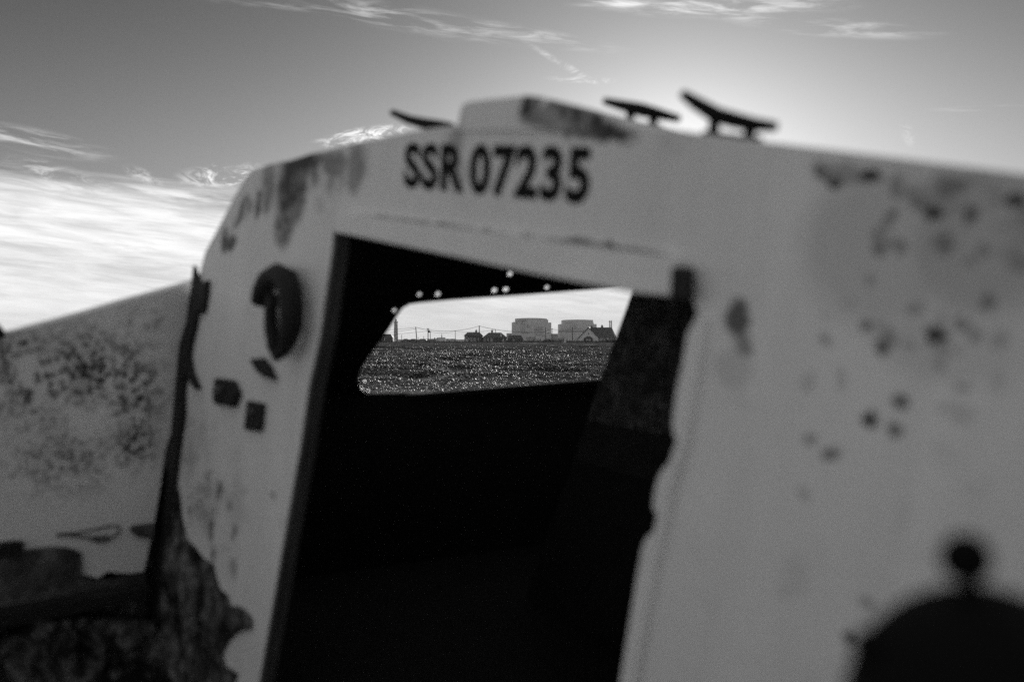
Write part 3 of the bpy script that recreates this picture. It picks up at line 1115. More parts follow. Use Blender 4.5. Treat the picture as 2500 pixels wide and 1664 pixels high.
SP = [bline(840, 524, 1300, 586, .009, .75), bline(1280, 583, 1690, 641, .012, .85), bspot(712, 465, 46, 120, .08, 1.0, 'core'), bspot(738, 398, 62, 34, .15, 1.0, 'core'), bspot(692, 550, 30, 70, .1, .85, 'core'), bspot(655, 450, 18, 90, 0, .7, 'core'), bspot(815, 400, 44, 40, 0, .7, 'core'), bspot(868, 420, 26, 70, 0, .75, 'core'), bspot(588, 522, 9, 46, -.5, 1.0, 'core'), bspot(630, 500, 9, 44, -.1, 1.0, 'core'), bspot(548, 585, 9, 40, .1, 1.0, 'core'), bspot(568, 592, 9, 30, -.7, 1.0, 'core'), bspot(1300, 262, 34, 52, -.5, 1.0, 'core'), bspot(1425, 290, 85, 40, -.2, .97, 'core'), bspot(1455, 322, 110, 30, -.05, .95, 'core'), bspot(1380, 262, 60, 30, 0, .8, 'core'),
      bspot(2160, 600, 270, 260, 0, .24, 'dot'), bspot(2400, 580, 260, 260, 0, .36, 'dot'), bspot(2330, 480, 170, 70, .1, .55, 'core'), bspot(2490, 560, 110, 130, 0, .5, 'core'), bspot(2300, 820, 260, 150, 0, .16, 'dot'), bspot(1350, 290, 70, 40, 0, .7, 'core'), bspot(2060, 425, 90, 30, -.1, .6, 'core'),
      bspot(700, 470, 24, 80, 0, .8, 'dot'), bspot(745, 405, 34, 40, .3, .8, 'dot'), bspot(705, 455, 50, 125, 0, 1.0, 'run'), bspot(735, 400, 50, 24, .2, 1.0, 'dot'), bspot(712, 500, 34, 90, 0, 1.0, 'rag'), bspot(720, 430, 30, 60, 0, .95, 'rag'), bspot(765, 420, 20, 60, 0, .8, 'rag'),
      bspot(690, 560, 30, 60, 0, .5, 'run'), bspot(815, 420, 55, 80, 0, .62, 'run'), bspot(780, 500, 16, 30, 0, .75, 'rag'),
      bspot(870, 400, 40, 90, 0, .62, 'run'), bspot(650, 440, 22, 80, 0, .35, 'run'),
      bspot(600, 505, 20, 40, .3, .95, 'rag'), bspot(632, 505, 12, 34, .0, .95, 'rag'), bspot(560, 590, 17, 40, .3, .95, 'rag'), bspot(575, 545, 10, 20, .3, .8, 'rag'),
      bspot(1110, 345, 34, 60, 0, .5, 'run'), bspot(1110, 420, 45, 70, 0, .4, 'rag'),
      bspot(1290, 262, 20, 34, -.2, .98, 'dot'), bspot(1330, 290, 45, 22, -.2, .8, 'rag'), bspot(1415, 275, 55, 40, -.2, .85, 'rag'),
      bspot(1460, 320, 85, 26, -.05, .85, 'rag'), bspot(1540, 345, 26, 26, 0, .3, 'dot'), bspot(1400, 330, 45, 20, 0, .7, 'rag'),
      bline(960, 538, 1240, 576, .008, .5, 'rag'), bline(1240, 576, 1420, 600, .010, .85, 'rag'), bline(1430, 602, 1640, 632, .012, .8, 'rag'), bspot(900, 525, 70, 9, -.1, .4, 'rag'),
      bspot(1800, 775, 38, 60, .1, .85, 'dot'), bspot(1815, 840, 26, 44, .1, .6, 'dot'), bspot(1790, 900, 60, 60, 0, .18, 'dot'),
      # rust dots on the starboard half
      bspot(2010, 420, 34, 16, -.6, .75, 'dot'), bspot(2046, 445, 26, 26, 0, .92, 'dot'), bspot(2122, 430, 44, 22, 0, .95, 'dot'), bspot(2190, 440, 34, 14, 0, .6, 'dot'),
      bspot(2275, 520, 34, 34, 0, .92, 'dot'), bspot(2330, 460, 60, 34, .3, .7, 'dot'), bspot(2372, 525, 26, 30, 0, .8, 'dot'), bspot(2480, 490, 40, 34, 0, .92, 'dot'),
      bspot(2145, 570, 24, 26, 0, .55, 'dot'), bspot(2195, 605, 26, 28, 0, .65, 'dot'), bspot(2125, 680, 24, 26, 0, .5, 'dot'), bspot(2405, 620, 30, 30, 0, .6, 'dot'),
      bspot(2370, 640, 24, 24, 0, .55, 'dot'), bspot(2490, 640, 40, 44, 0, .6, 'dot'), bspot(2230, 750, 30, 24, 0, .5, 'dot'), bspot(2415, 735, 34, 32, 0, .65, 'dot'),
      bspot(2112, 795, 22, 24, 0, .75, 'dot'), bspot(2148, 848, 26, 26, 0, .85, 'dot'), bspot(2285, 824, 28, 28, 0, .95, 'dot'), bspot(2220, 838, 24, 22, 0, .4, 'dot'),
      bspot(2380, 815, 28, 24, 0, .5, 'dot'), bspot(2290, 895, 22, 24, 0, .45, 'dot'), bspot(2340, 850, 30, 26, 0, .3, 'dot'), bspot(2440, 830, 30, 30, 0, .4, 'dot'), bspot(2196, 980, 28, 28, 0, .75, 'dot'),
      bspot(2122, 1028, 28, 28, 0, .95, 'dot'), bspot(2190, 1046, 26, 28, 0, .7, 'dot'), bspot(1978, 1072, 22, 22, 0, .5, 'dot'), bspot(2025, 1108, 30, 24, .3, .65, 'dot'),
      bspot(2075, 740, 24, 26, 0, .3, 'dot'), bspot(1975, 935, 24, 30, 0, .22, 'dot'), bspot(1960, 1205, 22, 24, 0, .28, 'dot'), bspot(2112, 1470, 24, 26, 0, .45, 'dot'),
      bspot(2072, 1550, 24, 22, -.4, .85, 'dot'), bspot(2350, 1010, 40, 30, 0, .2, 'dot'), bspot(2270, 640, 60, 60, 0, .18, 'dot'), bspot(2400, 480, 160, 60, 0, .3, 'rag'),
      # grime on the port half
      bspot(505, 1165, 12, 20, 0, .9, 'rag'), bspot(533, 1195, 16, 40, 0, .95, 'rag'), bspot(515, 1290, 12, 44, 0, .95, 'rag'), bspot(520, 1350, 14, 34, 0, .7, 'rag'),
      bspot(668, 1208, 12, 16, 0, .6, 'rag'), bspot(570, 1385, 14, 40, 0, .5, 'run'), bspot(500, 1230, 50, 110, 0, .5, 'rag'), bspot(450, 900, 26, 60, 0, .35, 'rag'),
      bspot(460, 1100, 40, 130, 0, .35, 'rag'), bspot(575, 1230, 20, 120, 0, .25, 'run')]
for i_ in range(30):
    u1, u2 = random.random(), random.random()
    px_, py_c = 1930 + 600 * u1 ** .8, 420 + 620 * u2 ** 1.3
    rr_ = random.uniform(12, 34)
    SP.append(bspot(px_, py_c, rr_, rr_ * random.uniform(.7, 1.3), random.uniform(-1, 1), random.uniform(.25, .75), random.choice(('dot', 'core'))))


def reg(px, py, rx, ry):
    q_ = bspot(px, py, rx, ry)
    return (q_[0], q_[1], q_[2], q_[3], 0)


panel_mat('bulkhead_gelcoat', .84, SP, speck=(26.0, 6.0, [reg(2330, 560, 330, 200), reg(2300, 760, 260, 250), reg(2480, 700, 200, 360), reg(480, 1150, 60, 260), reg(560, 1250, 70, 200)], .80))
mat('lintel_paint', .88, .45, .16, 9.0, .3, 30.0)
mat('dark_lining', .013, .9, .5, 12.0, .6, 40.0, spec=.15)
blotch('partition_ply', .035, .26, 20.0, .8, 60.0)
mat('jamb_timber', .085, .8, .8, 22.0, .6, 60.0, stretch=(1, 1, .12), spec=.2)
mat('black_paint', .010, .7, .3, 20.0, .3, 60.0, spec=.1)
mat('black_rubber', .018, .65, .4, 30.0, .4, 80.0, spec=.3)
mat('black_fitting', .006, .75, .2, 10.0, spec=.05)
blotch('torn_fabric', .008, .46, 11.0)
blotch('grey_matting', .05, .30, 10.0)
mat('gelcoat_plain', .58, .55, .12, 3.0)
mat('gelcoat_lip', .85, .4, .10, 8.0)
mat('hull_paint', .35, .6, .3, 2.0)
mat('dull_steel', .12, .5, .2, 10.0, metal=.5)

f0 = Vector((0, 0, 0))


def fv(d): return Vector((0, d, 0))


# ---- bulkhead outline. port part traced; starboard end continued symmetrically out of the frame
top_px = [(478, 700), (500, 615), (540, 540), (575, 472), (600, 430), (618, 414), (650, 403), (693, 392), (697, 394), (760, 374), (800, 365), (850, 352), (900, 342), (1000, 321),
          (1110, 305), (1250, 296), (1400, 292), (1500, 296), (1600, 310), (1700, 324), (1750, 331), (1900, 349), (2100, 373), (2300, 398), (2500, 424)]
pts = [B(x, y) for x, y in top_px]
last = pts[-1]
prev = pts[-3]
slope = (last.z - prev.z) / (last.x - prev.x)
HALF = 1.06
pts.append(Vector((HALF - .12, 0, last.z + slope * (HALF - .12 - last.x) - .01)))
pts.append(Vector((HALF - .04, 0, pts[-1].z - .07)))
zA = B(478, 700).z
pts.append(Vector((HALF + .12, 0, zA)))
zB = B(700, 1900).z
pts.append(Vector((HALF + .12, 0, zB)))
pts += [B(x, y) for x, y in [(340, 1900), (355, 1700), (375, 1500), (395, 1300), (412, 1150), (430, 1000), (450, 850)]]
hole_px = [(813, 566), (1100, 625), (1300, 668), (1545, 714), (1690, 730), (1702, 765), (1676, 814), (1662, 900), (1649, 957), (1640, 1030), (1643, 1062), (1662, 1085), (1655, 1108), (1625, 1135),
           (1606, 1161), (1596, 1200), (1592, 1238), (1610, 1268), (1603, 1290), (1574, 1314), (1563, 1350), (1555, 1396), (1535, 1520), (1512, 1664), (1482, 1840), (600, 1840), (631, 1664), (673, 1424),
           (723, 1136), (730, 1100), (753, 940), (780, 818), (791, 737), (809, 615)]
hole = [B(x, y) for x, y in hole_px]
bh = MB().slab([pts, hole], f0, fv(.010)).build('bulkhead', 'bulkhead_gelcoat', boat, bevel=.004)

# registration, painted on: letters as thin film on the panel
for face_ in ('registration',):
    cu = bpy.data.curves.new('registration_number', 'FONT')
    cu.body = 'SSR 07235'
    cu.size = 1.0
    cu.offset = .042
    cu.space_character = 1.10
    cu.space_word = .42
    tmp = bpy.data.objects.new('registration_number', cu)
    COL.objects.link(tmp)
    dg = bpy.context.evaluated_depsgraph_get()
    me = bpy.data.meshes.new_from_object(tmp.evaluated_get(dg))
    bpy.data.objects.remove(tmp)
    v = np.array([q.co[:] for q in me.vertices])
    mn, mx = v.min(0), v.max(0)
    bl, br = B(987, 460), B(1436, 503)
    tl, tr = B(990, 348), B(1448, 358)
    for q in me.vertices:
        fx = (q.co.x - mn[0]) / (mx[0] - mn[0])
        fy = (q.co.y - mn[1]) / (mx[1] - mn[1])
        lo = bl.lerp(br, fx)
        hi = tl.lerp(tr, fx)
        p = lo.lerp(hi, fy)
        q.co = (p.x, -.0012, p.z)
    me.materials.append(MATS['black_paint'])
    ro = bpy.data.objects.new('registration_number', me)
    COL.objects.link(ro)
    ro.parent = bh


def bpoly(name, px, m, parent, f_from, f_to, bevel=.0, fwd=0.0, smooth=False):
    """traced piece lying on (or standing proud of) the bulkhead; negative = towards the cockpit"""
    return MB().slab([[B(x, y, f_from) for x, y in px]], fv(0), fv(f_to - f_from)).build(name, m, parent, bevel=bevel, smooth=smooth)


# lintel moulding above the doorway
bpoly('lintel', [(836, 520), (1000, 541), (1300, 582), (1600, 622), (1655, 632), (1650, 722), (1540, 712), (1300, 666), (1100, 623), (822, 566)], 'lintel_paint', boat, -.012, -.0006, .004)
# raised lip round the broken starboard jamb, in three lengths
lip = [(1722, 780), (1712, 850), (1699, 930), (1686, 1010), (1674, 1080), (1656, 1135), (1640, 1190), (1630, 1250), (1616, 1310), (1600, 1380), (1584, 1470), (1566, 1580), (1545, 1700), (1515, 1850)]
MB().tube([B(x, y) + fv(-.003) for x, y in lip], [.006] + [.0085] * (len(lip) - 2) + [.006], 12).build('jamb_lip', 'gelcoat_lip', boat, True)
# latch block over the doorway corner and the smear of sealant below
bpoly('door_latch', [(1636, 648), (1684, 652), (1680, 735), (1632, 728)], 'black_rubber', boat, -.022, -.0104, .004)
# jamb lining, timber, returning into the cabin
jl = [B(x, y) for x, y in [(813, 566), (809, 615), (791, 737), (780, 818), (753, 940), (730, 1100), (723, 1136), (673, 1424), (631, 1664), (600, 1838)]]
jm = MB()
k_ = len(jl)
a_ = [p + Vector((.001, .001, 0)) for p in jl] + [p + Vector((.001, .013, 0)) for p in jl]
b2 = [p + Vector((.012, .001, 0)) for p in jl] + [p + Vector((.012, .013, 0)) for p in jl]
vs = a_ + b2
fs = []
for i in range(k_ - 1):
    fs += [(i, i + 1, k_ + i + 1, k_ + i), (2 * k_ + i, 3 * k_ + i, 3 * k_ + i + 1, 2 * k_ + i + 1),
           (i, 2 * k_ + i, 2 * k_ + i + 1, i + 1), (k_ + i, k_ + i + 1, 3 * k_ + i + 1, 3 * k_ + i)]
fs += [(0, k_, 3 * k_, 2 * k_), (k_ - 1, 3 * k_ - 1, 4 * k_ - 1, 2 * k_ - 1)]
jm.add(vs, fs).build('door_jamb', 'jamb_timber', boat)
jm = MB()
vs = [p + Vector((.004, .014, 0)) for p in jl] + [p + Vector((.014, .014, 0)) for p in jl] + [p + Vector((.004, .026, 0)) for p in jl] + [p + Vector((.014, .026, 0)) for p in jl]
fs = []
for i in range(k_ - 1):
    for a, c in ((0, 1), (1, 3), (3, 2), (2, 0)):
        fs.append((a * k_ + i, a * k_ + i + 1, c * k_ + i + 1, c * k_ + i))
jm.add(vs, fs).build('door_stop', 'jamb_timber', boat)

# hose ring, bracket and sockets on the port side of the bulkhead
hz = [((632, 738), 20, -.030), ((640, 712), 24, -.031), ((655, 684), 26, -.032), ((678, 668), 24, -.033), ((700, 680), 26, -.033), ((709, 715), 27, -.033), ((711, 760), 27, -.033), ((710, 800), 26, -.032),
      ((703, 832), 20, -.031), ((692, 856), 15, -.030), ((678, 868), 14, -.030), ((668, 845), 15, -.034), ((662, 800), 16, -.038), ((661, 755), 15, -.040), ((668, 722), 13, -.042)]
MB().tube([B(x, y, d) for (x, y), r_, d in hz], [r_ * .00080 for _, r_, _ in hz], 12).build('rubber_hose_ring', 'black_rubber', boat, True)
bpoly('bracket_plate', [(606, 876), (636, 873), (652, 893), (668, 928), (640, 920), (622, 905)], 'black_rubber', boat, -.012, -.001, .003)
so = bpoly('wall_socket', [(520, 922), (562, 928), (576, 960), (562, 996), (545, 990), (520, 988), (515, 970)], 'black_rubber', boat, -.016, -.001, .006)
c_ = B(540, 952, -.016) + fv(.016)
MB().lathe([(.010, 0), (.010, .012), (.006, .016)], 12).build('socket_screw', 'dull_steel', so).matrix_local = Matrix.Translation(c_ + fv(-.016)) @ Matrix.Rotation(math.pi / 2, 4, 'X')
s2 = bpoly('switch_box', [(600, 977), (640, 984), (633, 1054), (592, 1049)], 'black_rubber', boat, -.010, -.001, .004)
c_ = B(618, 1003, -.010) + fv(.010)
MB().lathe([(.007, 0), (.007, .006), (.004, .008)], 12).build('switch_knob', 'dull_steel', s2).matrix_local = Matrix.Translation(c_ + fv(-.010)) @ Matrix.Rotation(math.pi / 2, 4, 'X')

# torn rubbing strip down the port edge
bpoly('rubbing_strip', [(470, 646), (476, 672), (483, 694), (492, 690), (502, 682), (500, 715), (496, 745), (490, 768), (484, 760), (476, 770), (473, 792), (462, 840), (458, 870), (464, 905), (474, 930), (482, 948), (474, 952), (462, 935), (450, 905),
                        (444, 951), (444, 1014), (431, 1100), (421, 1190), (406, 1290), (388, 1406), (384, 1506), (376, 1664), (360, 1850), (325, 1850), (345, 1664), (358, 1506), (363, 1406), (374, 1298), (392, 1190),
                        (402, 1100), (411, 1000), (417, 920), (427, 865), (441, 823), (453, 780), (458, 740), (464, 700)], 'black_rubber', boat, -.012, -.001, .003)
# peeled lining at the foot of the port side
bpoly('peeled_lining', [(428, 1186), (434, 1225), (437, 1262), (450, 1316), (471, 1337), (486, 1359), (514, 1377), (522, 1416), (532, 1440), (547, 1449), (552, 1466), (558, 1481), (575, 1478), (590, 1488), (608, 1506), (611, 1535),
                        (590, 1538), (572, 1546), (554, 1564), (545, 1580), (536, 1600), (547, 1629), (562, 1636), (575, 1647), (566, 1664), (580, 1720), (570, 1850), (376, 1850), (384, 1506), (388, 1406), (406, 1290), (421, 1190)],
      'torn_fabric', boat, -.008, -.001, .002)

# ---- cabin top: roof skin swept forward from the bulkhead outline, slightly narrowing
roof_px = [p for p in top_px if p[1] < 420]
rp = [B(x, y) for x, y in roof_px]
rp = [p for p in rp] + [pts[len(top_px)], ]
rf = MB()
n_ = len(rp)
LEN = 1.9
vs = []
for j, (ff_, nar, dz_) in enumerate(((.002, 1, 0), (.9, .97, -.0), (LEN, .86, -.10))):
    for p in rp:
        vs.append((p.x * nar, ff_, p.z + dz_ - .004))
for j, (ff_, nar, dz_) in enumerate(((.002, 1, 0), (.9, .97, -.0), (LEN, .86, -.10))):
    for p in rp:
        vs.append((p.x * nar, ff_, p.z + dz_ - .026))
fs = []
for j in range(2):
    for i in range(n_ - 1):
        a = j * n_ + i
        fs.append((a, a + 1, a + n_ + 1, a + n_))
        a += 3 * n_
        fs.append((a, a + n_, a + n_ + 1, a + 1))
for j in range(2):
    for e_ in (0, n_ - 1):
        a = j * n_ + e_
        fs.append((a, a + n_, a + 4 * n_, a + 3 * n_))
for i in range(n_ - 1):
    fs.append((i, i + 3 * n_, i + 3 * n_ + 1, i + 1))
    a = 2 * n_ + i
    fs.append((a, a + 1, a + 3 * n_ + 1, a + 3 * n_))
# keep the roof just in front of the bulkhead thickness
rf.add([(x, y + .0095, z) for x, y, z in vs], fs)
rf.build('cabin_roof', 'gelcoat_plain', boat, True)
# dark headliner under it
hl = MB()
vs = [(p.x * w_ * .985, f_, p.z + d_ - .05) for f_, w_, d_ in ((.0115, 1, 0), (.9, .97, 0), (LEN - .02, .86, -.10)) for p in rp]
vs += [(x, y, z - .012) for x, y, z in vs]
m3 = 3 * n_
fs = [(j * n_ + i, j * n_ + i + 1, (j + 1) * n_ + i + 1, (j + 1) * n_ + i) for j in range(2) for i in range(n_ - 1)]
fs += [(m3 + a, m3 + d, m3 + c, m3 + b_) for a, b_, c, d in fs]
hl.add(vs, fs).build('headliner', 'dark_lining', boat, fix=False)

# hatch standing proud of the roof
hat = [(1108, 322), (1116, 300), (1122, 268), (1128, 253), (1145, 246), (1200, 240), (1285, 232), (1320, 236), (1400, 256), (1470, 274), (1520, 292), (1560, 322)]
ho = bpoly('roof_hatch', hat, 'bulkhead_gelcoat', boat, -.004, .42, .006)

# ---- port cabin side, a leaning panel with the long window cut in it
Aw = ray_plane(478, 690, ORG, FW)
Bw = ray_plane(610, 414, ORG, FW)
nside = (Bw - Aw).cross(FW).normalized()
sideU = (Bw - Aw).normalized()


def side(x, y):
    return on(x, y, Aw, nside)


a0, b0 = loc(Aw), loc(Bw)
dn = (a0 - b0).normalized()
zW = side(1455, 926).z - .06
low = a0 + dn * ((zW - a0.z) / dn.z)
outer = [b0 + fv(.0105), a0 + fv(.0105), low + fv(.0105), low + fv(LEN), a0 + fv(LEN), b0 + fv(LEN)]
win_px = [(1000, 741), (1030, 737), (1100, 731), (1200, 724), (1300, 717), (1400, 709), (1500, 702), (1545, 699), (1620, 694), (1625, 720), (1560, 916), (1455, 926), (1300, 938), (1150, 950), (1000, 962), (925, 969), (905, 967), (888, 955), (878, 938),
          (876, 918), (882, 895), (900, 868), (925, 835), (950, 800), (970, 768), (983, 750)]
wl = [side(x, y) for x, y in win_px]
holes = []
for (x, y, r_) in [(1024, 718, 4.6), (1069, 717, 5.4), (1207, 708, 5.6), (1235, 706, 5.6), (1335, 701, 5.0), (1245, 668, 5.6), (963, 757, 4.6)]:
    holes.append([side(x + r_ * 1.15 * math.cos(a), y + r_ * 1.15 * math.sin(a)) for a in np.linspace(0, 2 * math.pi, 9, endpoint=False)])
nl = (MI.to_3x3() @ nside)
if nl.x > 0:
    nl = -nl                       # outwards, to port
MB().slab([outer, wl] + holes, f0, nl * .0025).build('cabin_side', 'gelcoat_plain', boat)
# inner lining of that side, cut to the same holes
inn = [p - nl * .0006 for p in outer]
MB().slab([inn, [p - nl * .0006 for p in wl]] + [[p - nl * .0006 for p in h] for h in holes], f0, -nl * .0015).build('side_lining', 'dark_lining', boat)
# two fasteners caught in the lower corner of the opening
for x, y in ((891, 950), (883, 928)):
    c_ = side(x, y)
    MB().lathe([(.007, 0), (.007, .004), (.003, .007)], 10).build('window_screw', 'bright_steel' if 'bright_steel' in MATS else mat('bright_steel', .45, .55, .05, metal=.6), boat).matrix_local = \
        Matrix.Translation(c_ - nl * .0062) @ (-nl).to_track_quat('Z', 'Y').to_matrix().to_4x4()
li = low - nl * .006 + Vector((0, 0, .015))
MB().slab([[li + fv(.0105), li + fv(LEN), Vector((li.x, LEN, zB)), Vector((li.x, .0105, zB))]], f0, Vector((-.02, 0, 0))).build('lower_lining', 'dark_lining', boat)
# starboard cabin side, forward end and cabin sole
sb = MB()
zt_ = pts[len(top_px)].z
x0_, x1_ = HALF - .1, HALF + .1
sb.add([(x0_, .0115, zt_ - .02), (x0_ * .86, LEN, zt_ - .12), (x1_ * .86, LEN, zA - .7), (x1_, .0115, zA - .7),
        (x0_ + .012, .0115, zt_ - .02), (x0_ * .86 + .012, LEN, zt_ - .12), (x1_ * .86 + .012, LEN, zA - .7), (x1_ + .012, .0115, zA - .7)],
       [(0, 1, 2, 3), (4, 7, 6, 5), (0, 4, 5, 1), (1, 5, 6, 2), (2, 6, 7, 3), (3, 7, 4, 0)])
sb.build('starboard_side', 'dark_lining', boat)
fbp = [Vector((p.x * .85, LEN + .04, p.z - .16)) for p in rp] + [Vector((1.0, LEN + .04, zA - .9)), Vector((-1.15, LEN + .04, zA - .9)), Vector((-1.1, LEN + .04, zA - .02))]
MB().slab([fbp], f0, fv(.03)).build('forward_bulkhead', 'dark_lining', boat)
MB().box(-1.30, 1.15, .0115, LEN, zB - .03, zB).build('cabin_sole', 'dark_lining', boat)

# ---- ply partition inside the cabin, light fall-off painted downwards in stepped tones
MB().slab([[B(x, y, 1.0) for x, y in [(1550, 690), (1800, 640), (2000, 640), (2000, 1130), (1640, 1065), (1500, 1040), (1432, 1022), (1462, 935)]]], fv(0), fv(.018)).build('partition', 'partition_ply', boat, bevel=.003)
mat('dim_ply', .026, .9, .9, 14.0, .6, 50.0, spec=.1)  # dark ply; on the partition its tone stands for light falling off
MB().slab([[B(x, y, 1.0) for x, y in [(1432, 1022), (1500, 1040), (1640, 1065), (2000, 1130), (2000, 1260), (1650, 1190), (1560, 1165), (1470, 1140), (1400, 1118)]]], fv(.003), fv(.018)).build('partition_fade_mid', 'dim_ply', boat)  # middle step of the painted fade, not a separate damp board
MB().slab([[B(x, y, 1.0) for x, y in [(1400, 1118), (1470, 1140), (1560, 1165), (1650, 1190), (2000, 1260), (2000, 1750), (1180, 1750)]]], fv(.003), fv(.018)).build('partition_fade_low', 'dark_lining', boat)  # lowest step: shade painted as near-black colour
sill = [side(x, y) - nl * .0012 for x, y in [(905, 971), (925, 973), (1000, 966), (1150, 954), (1300, 942), (1455, 930), (1560, 921), (1560, 985), (1300, 1004), (1100, 1018), (930, 1030), (880, 1030)]]
MB().slab([sill], f0, -nl * .006).build('window_sill', 'dim_ply', boat)

# ---- cleats on the cabin top
def cleat(horn, rad, legs, fwd, depth=.02):
    """horn: pixels along the bar; legs: (top, foot) pixel pairs"""
    c = B(*legs[0][1], fwd)
    o = MB().tube([B(x, y, fwd) for x, y in horn], [r_ for r_ in rad], 10).build('cleat', 'black_paint', boat, True)
    for a, b_ in legs:
        MB().tube([B(*a, fwd), B(*b_, fwd)], [.0055, .0075], 8).build('cleat_leg', 'black_paint', o, True)
    l0, l1 = B(*legs[0][1], fwd), B(*legs[-1][1], fwd)
    d = (l1 - l0).normalized() * .014
    MB().tube([l0 - d, l1 + d], .006, 8).build('cleat_base', 'black_paint', o, True)
    return o


cleat([(1668, 230), (1700, 252), (1747, 280), (1791, 293), (1840, 304), (1893, 309)], [.0055, .008, .0095, .0095, .0080, .0055], [((1744, 281), (1742, 334)), ((1830, 302), (1829, 344))], .03)
cleat([(1477, 247), (1520, 258), (1568, 269), (1610, 279), (1656, 290)], [.0055, .0085, .0105, .0085, .0055], [((1540, 264), (1538, 305)), ((1596, 276), (1594, 312))], .22)
cleat([(958, 275), (1000, 293), (1040, 303), (1075, 308), (1100, 310)], [.0055, .008, .010, .010, .008], [((1050, 306), (1048, 326)), ((1085, 309), (1084, 322))], .10)

# ---- cockpit side (port coaming) running aft from the bulkhead
Ac = ray_plane(462, 700, ORG, FW) - FW * .001
nc = E1.copy()


def cs_(x, y, off=0.0):
    return on(x, y, Ac + E1 * off, nc)


def cpoly(name, px, m, off0, off1, bevel=0.0, off=0.0, parent=None):
    return MB().slab([[cs_(x, y, off) for x, y in px]], Vector((off0, 0, 0)), Vector((off1, 0, 0))).build(name, m, parent or boat, bevel=bevel)


def cspot(px, py, rx, ry, rot=0.0, depth=.8, kind='rag'):
    p, e, g = cs_(px, py), cs_(px + 10, py), cs_(px, py + 10)
    return (p.y, p.z, rx * (e - p).length / 10, ry * (g - p).length / 10, rot, depth, kind)


def coaming_mat():
    m, t, b = new_mat('coaming_gelcoat')
    tc = t.new('ShaderNodeTexCoord')
    P = tc.outputs['Object']
    sx = t.new('ShaderNodeSeparateXYZ')
    t.l.new(P, sx.inputs[0])
    x, f, z = sx.outputs
    masks = None
    for (cx, cy, rx, ry, rot) in [(230, 900, 260, 170, 0), (90, 930, 220, 200, 0), (330, 960, 130, 170, 0), (160, 1120, 260, 140, 0), (350, 780, 90, 70, 0), (60, 860, 200, 90, 0), (330, 1080, 100, 120, 0)]:
        s = cspot(cx, cy, rx, ry, rot)
        w = t.blob(f, z, s[0], s[1], s[2], s[3], 0, .1)
        w = t.m('MULTIPLY', w, .7 if cy > 1100 or cy < 800 else 1.0)
        masks = w if masks is None else t.m('MAXIMUM', masks, w)
    vo = t.new('ShaderNodeTexVoronoi')
    t.put(vo.inputs['Vector'], P)
    vo.inputs['Scale'].default_value = 78.0
    n1 = t.noise(P, 14.0, 5, .7)
    s1 = t.m('MULTIPLY', t.step(vo.outputs['Distance'], .70, .36), t.step(n1, .38, .50))
    vo2 = t.new('ShaderNodeTexVoronoi')
    t.put(vo2.inputs['Vector'], P)
    vo2.inputs['Scale'].default_value = 46.0
    s2 = t.m('MULTIPLY', t.step(vo2.outputs['Distance'], .50, .22), t.step(t.noise(P, 7.0, 4, .6), .34, .46))
    haze_ = t.m('MULTIPLY', t.step(n1, .35, .7), .50)
    d = t.m('MULTIPLY', t.m('MAXIMUM', t.m('MAXIMUM', t.m('MULTIPLY', s1, .95), t.m('MULTIPLY', s2, 1.0)), haze_), masks)
    v = t.m('MULTIPLY', t.mix(t.noise(P, 4.0, 5, .6), .9, 1.1), .90)
    v = t.mix(d, v, .02)
    t.l.new(t.comb(v, v, v), b.inputs['Base Color'])
    b.inputs['Roughness'].default_value = .6
    b.inputs['Specular IOR Level'].default_value = .3


coaming_mat()
cpoly('coaming', [(484, 684), (400, 708), (300, 735), (200, 765), (100, 792), (0, 820), (-300, 895), (-300, 1340), (0, 1324), (55, 1318), (48, 1342), (120, 1336), (200, 1350), (200, 1402), (240, 1412), (262, 1396), (310, 1400), (352, 1394),
                  (374, 1298), (392, 1190), (404, 1100), (440, 1000), (450, 920), (466, 823), (482, 740)], 'coaming_gelcoat', -.03, 0, .004)
# lower cockpit lining and what hangs from it
cpoly('inner_hull', [(470, 1150), (-400, 1180), (-400, 2100), (330, 2100), (360, 1700), (375, 1400)], 'torn_fabric', -.045, -.032)
cpoly('hanging_matting', [(-60, 1318), (0, 1322), (48, 1342), (70, 1338), (120, 1332), (160, 1334), (188, 1342), (196, 1360), (196, 1400), (230, 1418), (300, 1405), (352, 1398), (350, 1420), (260, 1432), (150, 1452), (0, 1478), (-60, 1490)], 'grey_matting', .001, .012, .004)
cpoly('torn_flap', [(313, 1288), (325, 1280), (372, 1274), (368, 1314), (330, 1306)], 'grey_matting', .001, .010, .002)
fl = MB()
fl.tube([cs_(x, y, .006) for x, y in [(138, 1304), (180, 1301), (230, 1292), (275, 1282), (290, 1284), (292, 1300), (272, 1312), (245, 1320), (215, 1312), (180, 1306), (140, 1306)]], .0022, 6)
fl.build('loose_cord', 'grey_matting', boat, True)
cpoly('torn_flake', [(215, 1311), (250, 1304), (275, 1308), (262, 1320), (240, 1324)], 'grey_matting', .001, .005)
cpoly('dark_lap', [(-60, 1322), (0, 1322), (56, 1316), (46, 1340), (0, 1352), (-60, 1360)], 'black_rubber', .013, .020)
# shelf edge below
cpoly('shelf_edge', [(-80, 1492), (0, 1474), (150, 1448), (260, 1428), (345, 1414), (340, 1436), (150, 1480), (0, 1508), (-80, 1526)], 'black_rubber', .013, .05, .006)
# stringer standing down the hull by the bulkhead
cpoly('stringer', [(332, 1440), (346, 1440), (330, 1540), (312, 1640), (300, 1760), (270, 1760), (290, 1640), (310, 1540)], 'grey_matting', -.030, -.010, .004)
